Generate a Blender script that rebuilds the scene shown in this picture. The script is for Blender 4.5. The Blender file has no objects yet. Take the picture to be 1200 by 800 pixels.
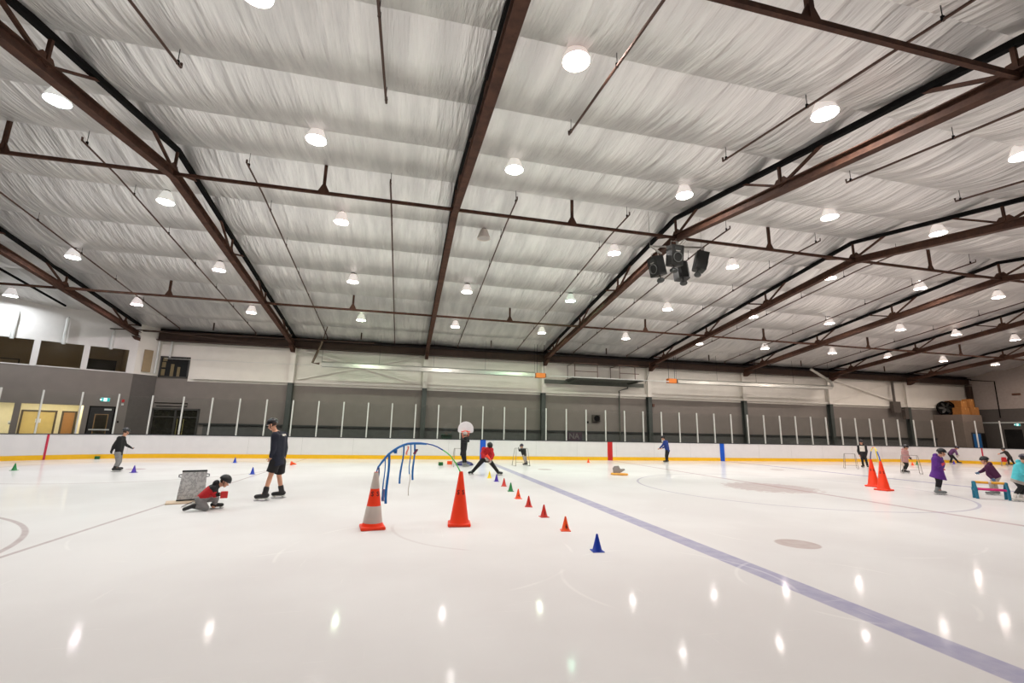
import bpy, bmesh, math, random
from mathutils import Vector, Matrix, Euler
random.seed(7)
S = bpy.context.scene
COL = S.collection
PI = math.pi

# ------------------------------------------------------------------ dimensions (metres; X along the rink, Y across it, Z up)
XB, XC, XD = 4.47, 12.24, 20.01          # blue line, red centre line, blue line
YB = 26.09                               # face of the far boards
YR, ZR, SL = 13.14, 8.33, 0.134          # roof ridge: Y, truss chord height there, roof slope
X0, BAY = -6.51, 7.66                    # first truss, truss spacing
YW = 28.9                                # back wall
XW = 46.3                                # end wall
def zch(y): return ZR - SL*abs(y-YR)     # height of the bottom chord
def zfoil(y): return zch(y) + .94 - .017*abs(y-YR)        # height of the foil at a purlin

# ------------------------------------------------------------------ materials
MATS = {}
def nmat(name):
    m = bpy.data.materials.new(name); m.use_nodes = True
    nt = m.node_tree; b = nt.nodes['Principled BSDF']
    return m, nt, b
def mat(name, col, rough=.5, metal=0., var=.06, scale=6., bump=0., spec=None, emit=None, estr=0.):
    """plain procedural surface: colour broken up by noise, optional bump"""
    if name in MATS: return MATS[name]
    m, nt, b = nmat(name)
    tc = nt.nodes.new('ShaderNodeTexCoord')
    no = nt.nodes.new('ShaderNodeTexNoise'); no.inputs['Scale'].default_value = scale; no.inputs['Detail'].default_value = 4
    nt.links.new(tc.outputs['Object'], no.inputs['Vector'])
    rp = nt.nodes.new('ShaderNodeValToRGB')
    c = Vector(col[:3])
    rp.color_ramp.elements[0].position = .3; rp.color_ramp.elements[1].position = .7
    rp.color_ramp.elements[0].color = (*(c*(1-var)), 1); rp.color_ramp.elements[1].color = (*(c*(1+var)), 1)
    nt.links.new(no.outputs['Fac'], rp.inputs['Fac']); nt.links.new(rp.outputs['Color'], b.inputs['Base Color'])
    b.inputs['Roughness'].default_value = rough; b.inputs['Metallic'].default_value = metal
    if spec is not None: b.inputs['Specular IOR Level'].default_value = spec
    if bump:
        bp = nt.nodes.new('ShaderNodeBump'); bp.inputs['Strength'].default_value = bump; bp.inputs['Distance'].default_value = .02
        nt.links.new(no.outputs['Fac'], bp.inputs['Height']); nt.links.new(bp.outputs['Normal'], b.inputs['Normal'])
    if emit:
        b.inputs['Emission Color'].default_value = (*emit, 1); b.inputs['Emission Strength'].default_value = estr
    MATS[name] = m
    return m
def srgb(r, g, b):
    f = lambda c: (c/255/12.92) if c/255 <= .04045 else ((c/255+.055)/1.055)**2.4
    return (f(r), f(g), f(b))

class NT:
    """small helper for maths node chains"""
    def __init__(s, nt): s.nt = nt
    def m(s, op, a, b=None, clamp=False):
        n = s.nt.nodes.new('ShaderNodeMath'); n.operation = op; n.use_clamp = clamp
        for i, v in enumerate((a, b)):
            if v is None: continue
            if isinstance(v, (int, float)): n.inputs[i].default_value = v
            else: s.nt.links.new(v, n.inputs[i])
        return n.outputs[0]
    def rng(s, v, a, b, c=0., d=1.):
        n = s.nt.nodes.new('ShaderNodeMapRange'); n.interpolation_type = 'SMOOTHSTEP'
        s.nt.links.new(v, n.inputs[0])
        for i, x in enumerate((a, b, c, d)): n.inputs[i+1].default_value = x
        return n.outputs[0]
    def mix(s, f, a, b):
        n = s.nt.nodes.new('ShaderNodeMix'); n.data_type = 'RGBA'
        for k, v in ((0, f), (6, a), (7, b)):
            if isinstance(v, tuple): n.inputs[k].default_value = (*v, 1)
            elif isinstance(v, (int, float)): n.inputs[k].default_value = v
            else: s.nt.links.new(v, n.inputs[k])
        return n.outputs[2]
    def noise(s, vec, scale, detail=3, rough=.5):
        n = s.nt.nodes.new('ShaderNodeTexNoise'); n.inputs['Scale'].default_value = scale
        n.inputs['Detail'].default_value = detail; n.inputs['Roughness'].default_value = rough
        s.nt.links.new(vec, n.inputs['Vector']); return n.outputs['Fac']
    def mapv(s, vec, scale=(1, 1, 1), rot=(0, 0, 0)):
        n = s.nt.nodes.new('ShaderNodeMapping'); n.inputs['Scale'].default_value = scale; n.inputs['Rotation'].default_value = rot
        s.nt.links.new(vec, n.inputs['Vector']); return n.outputs['Vector']

def ice_material():
    m, nt, b = nmat('ice'); H = NT(nt)
    g = nt.nodes.new('ShaderNodeNewGeometry'); P = g.outputs['Position']
    sp = nt.nodes.new('ShaderNodeSeparateXYZ'); nt.links.new(P, sp.inputs[0]); X, Y = sp.outputs[0], sp.outputs[1]
    big = H.noise(P, .35, 4); fine = H.noise(P, 5., 5)
    col = H.mix(H.rng(big, .35, .65), srgb(220, 217, 217), srgb(227, 225, 225))
    worn = H.rng(fine, .25, .75, .72, 1.)
    def line(x0, w):  return H.rng(H.m('ABSOLUTE', H.m('SUBTRACT', X, x0)), w/2-.012, w/2+.012, 1., 0.)
    def dist(cx, cy):
        a = H.m('SUBTRACT', X, cx); c = H.m('SUBTRACT', Y, cy)
        return H.m('SQRT', H.m('ADD', H.m('MULTIPLY', a, a), H.m('MULTIPLY', c, c)))
    def ring(d, r, w): return H.rng(H.m('ABSOLUTE', H.m('SUBTRACT', d, r)), w/2-.01, w/2+.015, 1., 0.)
    def put(mask, c, op):
        nonlocal col
        col = H.mix(H.m('MULTIPLY', H.m('MULTIPLY', mask, worn), op), col, c)
    blue, red, gry = srgb(120, 118, 172), srgb(152, 92, 100), srgb(150, 120, 122)
    put(line(XB, .33), blue, .62); put(line(XD, .33), blue, .62)
    put(line(XC, .2), red, .45)
    put(line(-15.0, .06), red, .6); put(line(39.5, .06), red, .6)
    put(line(-4.76, .07), gry, .55); put(line(29.2, .07), gry, .5)
    put(ring(dist(XC, 13.14), 4.57, .07), srgb(140, 130, 165), .5)
    for cx in (-9.38, 33.8):
        for cy in (6.44, 19.84):
            d = dist(cx, cy); put(ring(d, 4.57, .07), gry, .55); put(H.rng(d, .29, .31, 1., 0.), red, .5)
    for cx in (6.2, 18.3):
        for cy in (6.44, 19.84): put(H.rng(dist(cx, cy), .3, .34, 1., 0.), srgb(165, 138, 132), .62)
    dl = H.m('ADD', dist(11.8, 13.2), H.m('MULTIPLY', H.m('SUBTRACT', fine, .5), 1.6))      # faded centre-ice crest
    put(H.rng(dl, 1.25, 1.5, 1., 0.), srgb(178, 150, 148), .55)
    # small training ring drawn on the ice
    put(H.m('MULTIPLY', ring(dist(1.75, 8.5), 1.82, .05), H.m('MULTIPLY', H.rng(X, .9, 1.1, 1., 0.), H.rng(Y, 8.4, 8.9, 1., 0.))), gry, .17)
    # scratches left by skates
    for i, (sc, rt) in enumerate((((.5, 14, 1), .5), ((12, .55, 1), -.35), ((.7, 16, 1), 1.3))):
        v = H.noise(H.mapv(P, sc, (0, 0, rt)), 1.3, 6, .65)
        col = H.mix(H.rng(v, .64, .72, 0., .30), col, srgb(243, 240, 238))
    for cx, cy, r in ((3.2, 5.2, 1.3), (5.0, 4.6, 1.1), (.5, 7., 2.), (7.8, 8., 2.6), (-2.5, 9, 2.2)):
        k = H.m('MULTIPLY', ring(dist(cx, cy), r, .035), H.rng(H.noise(P, .8, 2), .5, .58))
        col = H.mix(H.m('MULTIPLY', k, .28), col, srgb(246, 244, 242))
    nt.links.new(col, b.inputs['Base Color'])
    ro = H.noise(H.mapv(P, (.6, 3, 1), (0, 0, .4)), 1.2, 5)
    nt.links.new(H.rng(ro, .3, .7, .05, .09), b.inputs['Roughness'])
    b.inputs['IOR'].default_value = 1.31; b.inputs['Specular IOR Level'].default_value = .008
    bp = nt.nodes.new('ShaderNodeBump'); bp.inputs['Strength'].default_value = .022; bp.inputs['Distance'].default_value = .01
    hh = H.m('ADD', H.noise(P, 14, 4), H.m('MULTIPLY', H.noise(H.mapv(P, (.8, 22, 1), (0, 0, .7)), 2., 5), .8))
    nt.links.new(hh, bp.inputs['Height']); nt.links.new(bp.outputs['Normal'], b.inputs['Normal'])
    return m

def foil_material():
    m, nt, b = nmat('silver_roof_foil'); H = NT(nt)
    g = nt.nodes.new('ShaderNodeNewGeometry'); P = g.outputs['Position']
    streak = H.noise(H.mapv(P, (1.9, .20, 1), (0, 0, .05)), 1.5, 5, .55)
    fine = H.noise(H.mapv(P, (5.5, .5, 1), (0, 0, -.03)), 1.3, 3, .5)
    stain = H.noise(P, .55, 4, .6)
    col = H.mix(H.rng(streak, .3, .72), srgb(205, 203, 201), srgb(230, 228, 225))
    col = H.mix(H.rng(stain, .58, .8, 0., .35), col, srgb(168, 162, 158))
    nt.links.new(col, b.inputs['Base Color'])
    b.inputs['Roughness'].default_value = .36; b.inputs['Metallic'].default_value = .6
    bp = nt.nodes.new('ShaderNodeBump'); bp.inputs['Strength'].default_value = .75; bp.inputs['Distance'].default_value = .12
    nt.links.new(H.m('ADD', streak, H.m('MULTIPLY', fine, .45)), bp.inputs['Height']); nt.links.new(bp.outputs['Normal'], b.inputs['Normal'])
    return m

def steel_material():
    m, nt, b = nmat('red_oxide_steel'); H = NT(nt)
    tc = nt.nodes.new('ShaderNodeTexCoord'); P = tc.outputs['Object']
    n = H.noise(P, 3.5, 6, .7)
    col = H.mix(H.rng(n, .3, .68), srgb(64, 42, 33), srgb(86, 58, 45))
    col = H.mix(H.rng(H.noise(P, 9, 3), .6, .75, 0., .6), col, srgb(54, 32, 26))
    nt.links.new(col, b.inputs['Base Color']); b.inputs['Roughness'].default_value = .75; b.inputs['Specular IOR Level'].default_value = .25
    return m

def glass_material():
    m = bpy.data.materials.new('rink_glass'); m.use_nodes = True
    nt = m.node_tree; nt.nodes.clear(); H = NT(nt)
    out = nt.nodes.new('ShaderNodeOutputMaterial'); mx = nt.nodes.new('ShaderNodeMixShader')
    tr = nt.nodes.new('ShaderNodeBsdfTransparent'); gl = nt.nodes.new('ShaderNodeBsdfGlossy')
    g = nt.nodes.new('ShaderNodeNewGeometry')
    n = H.noise(g.outputs['Position'], 2.2, 4)
    tr.inputs['Color'].default_value = (.93, .95, .94, 1); gl.inputs['Roughness'].default_value = .06
    nt.links.new(H.rng(n, .3, .7, .035, .075), mx.inputs[0])
    nt.links.new(tr.outputs[0], mx.inputs[1]); nt.links.new(gl.outputs[0], mx.inputs[2]); nt.links.new(mx.outputs[0], out.inputs[0])
    return m

ICE, FOIL, STEEL, GLASS = ice_material(), foil_material(), steel_material(), glass_material()
BLK = mat('black_steel', (.006, .0055, .0055), .8, spec=.1)
WHITEW = mat('white_wall_paint', srgb(224, 218, 208), .7, var=.03, scale=2, bump=.05)
GREYW = mat('grey_wall_paint', srgb(122, 114, 107), .75, var=.05, scale=2, bump=.05)
DADO = mat('dark_grey_dado_paint', srgb(84, 84, 81), .7, var=.08)
DGREEN = mat('dark_column_paint', srgb(66, 70, 66), .6)
CREAM = mat('cream_wall_paint', srgb(224, 212, 172), .7, var=.03)
TANW = mat('tan_wall_paint', srgb(150, 130, 100), .8, var=.05)
BOARDW = mat('white_board_plastic', srgb(222, 219, 219), .35, var=.02, scale=3)
YELLOW = mat('yellow_kick_plastic', srgb(238, 184, 22), .4, var=.03)
BLUEP = mat('blue_plastic', srgb(10, 82, 190), .4)
REDP = mat('red_plastic', srgb(190, 30, 32), .4)
DNAVY = mat('dark_cap_rail', srgb(40, 44, 52), .45)
ALU = mat('white_aluminium', srgb(205, 205, 200), .4, .1, var=.03)
ORANGE = mat('orange_cone_plastic', srgb(250, 62, 22), .42, var=.04)
WBAND = mat('white_reflective_band', srgb(200, 188, 180), .4, var=.05)
CHROME = mat('thin_steel_tube', srgb(150, 146, 142), .3, .7)
DGLASS = mat('dark_window_glass', (.02, .02, .02), .08)
CARDB = mat('brown_cardboard', srgb(160, 104, 48), .8, var=.12)
STEELB = mat('skate_blade_steel', srgb(190, 190, 195), .2, .8)
CONC = mat('walkway_concrete', srgb(96, 94, 92), .8, var=.1)

# ------------------------------------------------------------------ mesh builder
class MB:
    def __init__(s): s.bm = bmesh.new(); s.mi = 0
    def _tag(s, fs):
        for f in fs: f.material_index = s.mi
    def quad(s, pts):
        f = s.bm.faces.new([s.bm.verts.new(p) for p in pts]); f.material_index = s.mi; return f
    def hexa(s, p):
        """eight corners: four of one end, four of the other"""
        v = [s.bm.verts.new(q) for q in p]
        for ix in ((3, 2, 1, 0), (4, 5, 6, 7), (0, 1, 5, 4), (1, 2, 6, 5), (2, 3, 7, 6), (3, 0, 4, 7)):
            s.bm.faces.new([v[i] for i in ix]).material_index = s.mi
        return v
    def box(s, c, size, M=None, bev=0.):
        c = Vector(c); h = Vector(size)/2
        P = [Vector((x, y, z)) for z in (-h.z, h.z) for x, y in ((-h.x, -h.y), (h.x, -h.y), (h.x, h.y), (-h.x, h.y))]
        if M is not None: P = [M @ q for q in P]
        v = s.hexa([c+q for q in P])
        if bev:
            es = list({e for w in v for e in w.link_edges})
            r = bmesh.ops.bevel(s.bm, geom=es, offset=bev, segments=2, affect='EDGES', profile=.5)
            for f in r['faces']: f.material_index = s.mi
    def bar(s, a, b, w, h, up=(0, 0, 1)):
        """rectangular bar from a to b; w across, h along up"""
        a, b = Vector(a), Vector(b); d = (b-a).normalized(); up = Vector(up)
        x = d.cross(up)
        if x.length < 1e-4: x = d.cross(Vector((1, 0, 0)))
        x.normalize(); u = x.cross(d).normalized()
        o = [(-w/2, -h/2), (w/2, -h/2), (w/2, h/2), (-w/2, h/2)]
        s.hexa([a+x*i+u*j for i, j in o]+[b+x*i+u*j for i, j in o])
    def tube(s, pts, r, n=8, closed=False, cap=True):
        pts = [Vector(p) for p in pts]; N = len(pts); rings = []; prev = None
        rr = r if isinstance(r, (list, tuple)) else [r]*N
        for i, p in enumerate(pts):
            if closed: d = pts[(i+1) % N]-pts[i-1]
            else: d = pts[min(i+1, N-1)]-pts[max(i-1, 0)]
            d.normalize()
            if prev is None:
                x = d.orthogonal().normalized()
            else:
                x = prev-d*prev.dot(d)
                x = x.normalized() if x.length > 1e-6 else d.orthogonal().normalized()
            prev = x; y = d.cross(x)
            rings.append([s.bm.verts.new(p+(x*math.cos(2*PI*k/n)+y*math.sin(2*PI*k/n))*rr[i]) for k in range(n)])
        for i in range(N if closed else N-1):
            A, B = rings[i], rings[(i+1) % N]
            for k in range(n): s.bm.faces.new((A[k], A[(k+1) % n], B[(k+1) % n], B[k])).material_index = s.mi
        if cap and not closed:
            s.bm.faces.new(rings[0][::-1]).material_index = s.mi; s.bm.faces.new(rings[-1]).material_index = s.mi
    def lathe(s, prof, n=24, o=(0, 0, 0), M=None, cap0=False, cap1=False):
        o = Vector(o); rings = []
        for r, z in prof:
            ring = []
            for k in range(n):
                q = Vector((r*math.cos(2*PI*k/n), r*math.sin(2*PI*k/n), z))
                if M is not None: q = M @ q
                ring.append(s.bm.verts.new(o+q))
            rings.append(ring)
        for A, B in zip(rings, rings[1:]):
            for k in range(n): s.bm.faces.new((A[k], A[(k+1) % n], B[(k+1) % n], B[k])).material_index = s.mi
        if cap0: s.bm.faces.new(rings[0][::-1]).material_index = s.mi
        if cap1: s.bm.faces.new(rings[-1]).material_index = s.mi
    def capsule(s, a, b, r0, r1, n=12):
        a, b = Vector(a), Vector(b); d = b-a; L = d.length
        if L < 1e-5: d = Vector((0, 0, 1)); L = 1e-5
        d = d.normalized(); pts, rr = [], []
        for t in (-85, -60, -30, 0): pts.append(a+d*r0*math.sin(math.radians(t))); rr.append(r0*math.cos(math.radians(t)))
        for t in (0, 30, 60, 85): pts.append(b+d*r1*math.sin(math.radians(t))); rr.append(r1*math.cos(math.radians(t)))
        # one fixed frame along a straight axis
        x = d.orthogonal().normalized(); y = d.cross(x); rings = []
        for p, r in zip(pts, rr): rings.append([s.bm.verts.new(p+(x*math.cos(2*PI*k/n)+y*math.sin(2*PI*k/n))*r) for k in range(n)])
        for A, B in zip(rings, rings[1:]):
            for k in range(n): s.bm.faces.new((A[k], A[(k+1) % n], B[(k+1) % n], B[k])).material_index = s.mi
        s.bm.faces.new(rings[0][::-1]).material_index = s.mi; s.bm.faces.new(rings[-1]).material_index = s.mi
    def ellipsoid(s, c, ax, n=16, m=10):
        """ax: three half-axis vectors"""
        c = Vector(c); ax = [Vector(v) for v in ax]; rings = []
        for i in range(1, m):
            t = -PI/2+PI*i/m
            rings.append([s.bm.verts.new(c+ax[0]*math.cos(t)*math.cos(2*PI*k/n)+ax[1]*math.cos(t)*math.sin(2*PI*k/n)+ax[2]*math.sin(t)) for k in range(n)])
        for A, B in zip(rings, rings[1:]):
            for k in range(n): s.bm.faces.new((A[k], A[(k+1) % n], B[(k+1) % n], B[k])).material_index = s.mi
        lo, hi = s.bm.verts.new(c-ax[2]), s.bm.verts.new(c+ax[2])
        for k in range(n):
            s.bm.faces.new((lo, rings[0][(k+1) % n], rings[0][k])).material_index = s.mi
            s.bm.faces.new((hi, rings[-1][k], rings[-1][(k+1) % n])).material_index = s.mi
    def loft(s, rings):
        """closed skin through rings of equal length, flat ends"""
        R_ = [[s.bm.verts.new(p) for p in r] for r in rings]; n = len(R_[0])
        for A, B in zip(R_, R_[1:]):
            for k in range(n): s.bm.faces.new((A[k], A[(k+1) % n], B[(k+1) % n], B[k])).material_index = s.mi
        s.bm.faces.new(R_[0][::-1]).material_index = s.mi; s.bm.faces.new(R_[-1]).material_index = s.mi
    def prism(s, poly, a, ex, ey, ez, depth):
        """polygon (2-D points) in the plane a + ex*x + ey*y, thickened along ez"""
        a, ex, ey, ez = Vector(a), Vector(ex), Vector(ey), Vector(ez)
        A = [s.bm.verts.new(a+ex*x+ey*y) for x, y in poly]; B = [s.bm.verts.new(a+ex*x+ey*y+ez*depth) for x, y in poly]
        n = len(poly)
        s.bm.faces.new(A[::-1]).material_index = s.mi; s.bm.faces.new(B).material_index = s.mi
        for k in range(n): s.bm.faces.new((A[k], A[(k+1) % n], B[(k+1) % n], B[k])).material_index = s.mi
    def mesh(s, name, mats, smooth=False):
        bmesh.ops.recalc_face_normals(s.bm, faces=s.bm.faces[:])
        me = bpy.data.meshes.new(name); s.bm.to_mesh(me); s.bm.free()
        for m in (mats if isinstance(mats, (list, tuple)) else [mats]): me.materials.append(m)
        if smooth:
            for p in me.polygons: p.use_smooth = True
            if hasattr(me, 'set_sharp_from_angle'): me.set_sharp_from_angle(angle=math.radians(40))
        return me
    def obj(s, name, mats, parent=None, smooth=False, loc=None):
        o = bpy.data.objects.new(name, s.mesh(name, mats, smooth)); COL.objects.link(o)
        if parent is not None: o.parent = parent
        if loc is not None: o.location = loc
        return o

def tag(o, label, cat, group=None):
    o['label'] = label; o['category'] = cat
    if group: o['group'] = group
    return o
def structure(o, label=None):
    o['kind'] = 'structure'
    if label: o['label'] = label
    return o
def empty(name, loc, label, cat, group=None, rz=0.):
    o = bpy.data.objects.new(name, None); COL.objects.link(o); o.empty_display_size = .1
    o.location = loc; o.rotation_euler = (0, 0, rz)
    return tag(o, label, cat, group)
def copy_tree(o, parent=None):
    c = o.copy(); COL.objects.link(c); c.parent = parent
    for ch in list(o.children): copy_tree(ch, c)
    return c
def text_mesh(txt, size, extrude=.002):
    cu = bpy.data.curves.new('lettering', 'FONT'); cu.body = txt; cu.size = size; cu.extrude = extrude
    cu.align_x = 'CENTER'; cu.align_y = 'CENTER'; cu.resolution_u = 3; cu.offset = size*.018
    o = bpy.data.objects.new('lettering_source', cu); COL.objects.link(o)
    dg = bpy.context.evaluated_depsgraph_get()
    me = bpy.data.meshes.new_from_object(o.evaluated_get(dg)); bpy.data.objects.remove(o); bpy.data.curves.remove(cu)
    me.name = 'lettering'
    return me
def ordinal(i): return ['first', 'second', 'third', 'fourth', 'fifth', 'sixth', 'seventh', 'eighth', 'ninth', 'tenth', 'eleventh', 'twelfth', 'thirteenth', 'fourteenth', 'fifteenth', 'sixteenth'][i]

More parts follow.
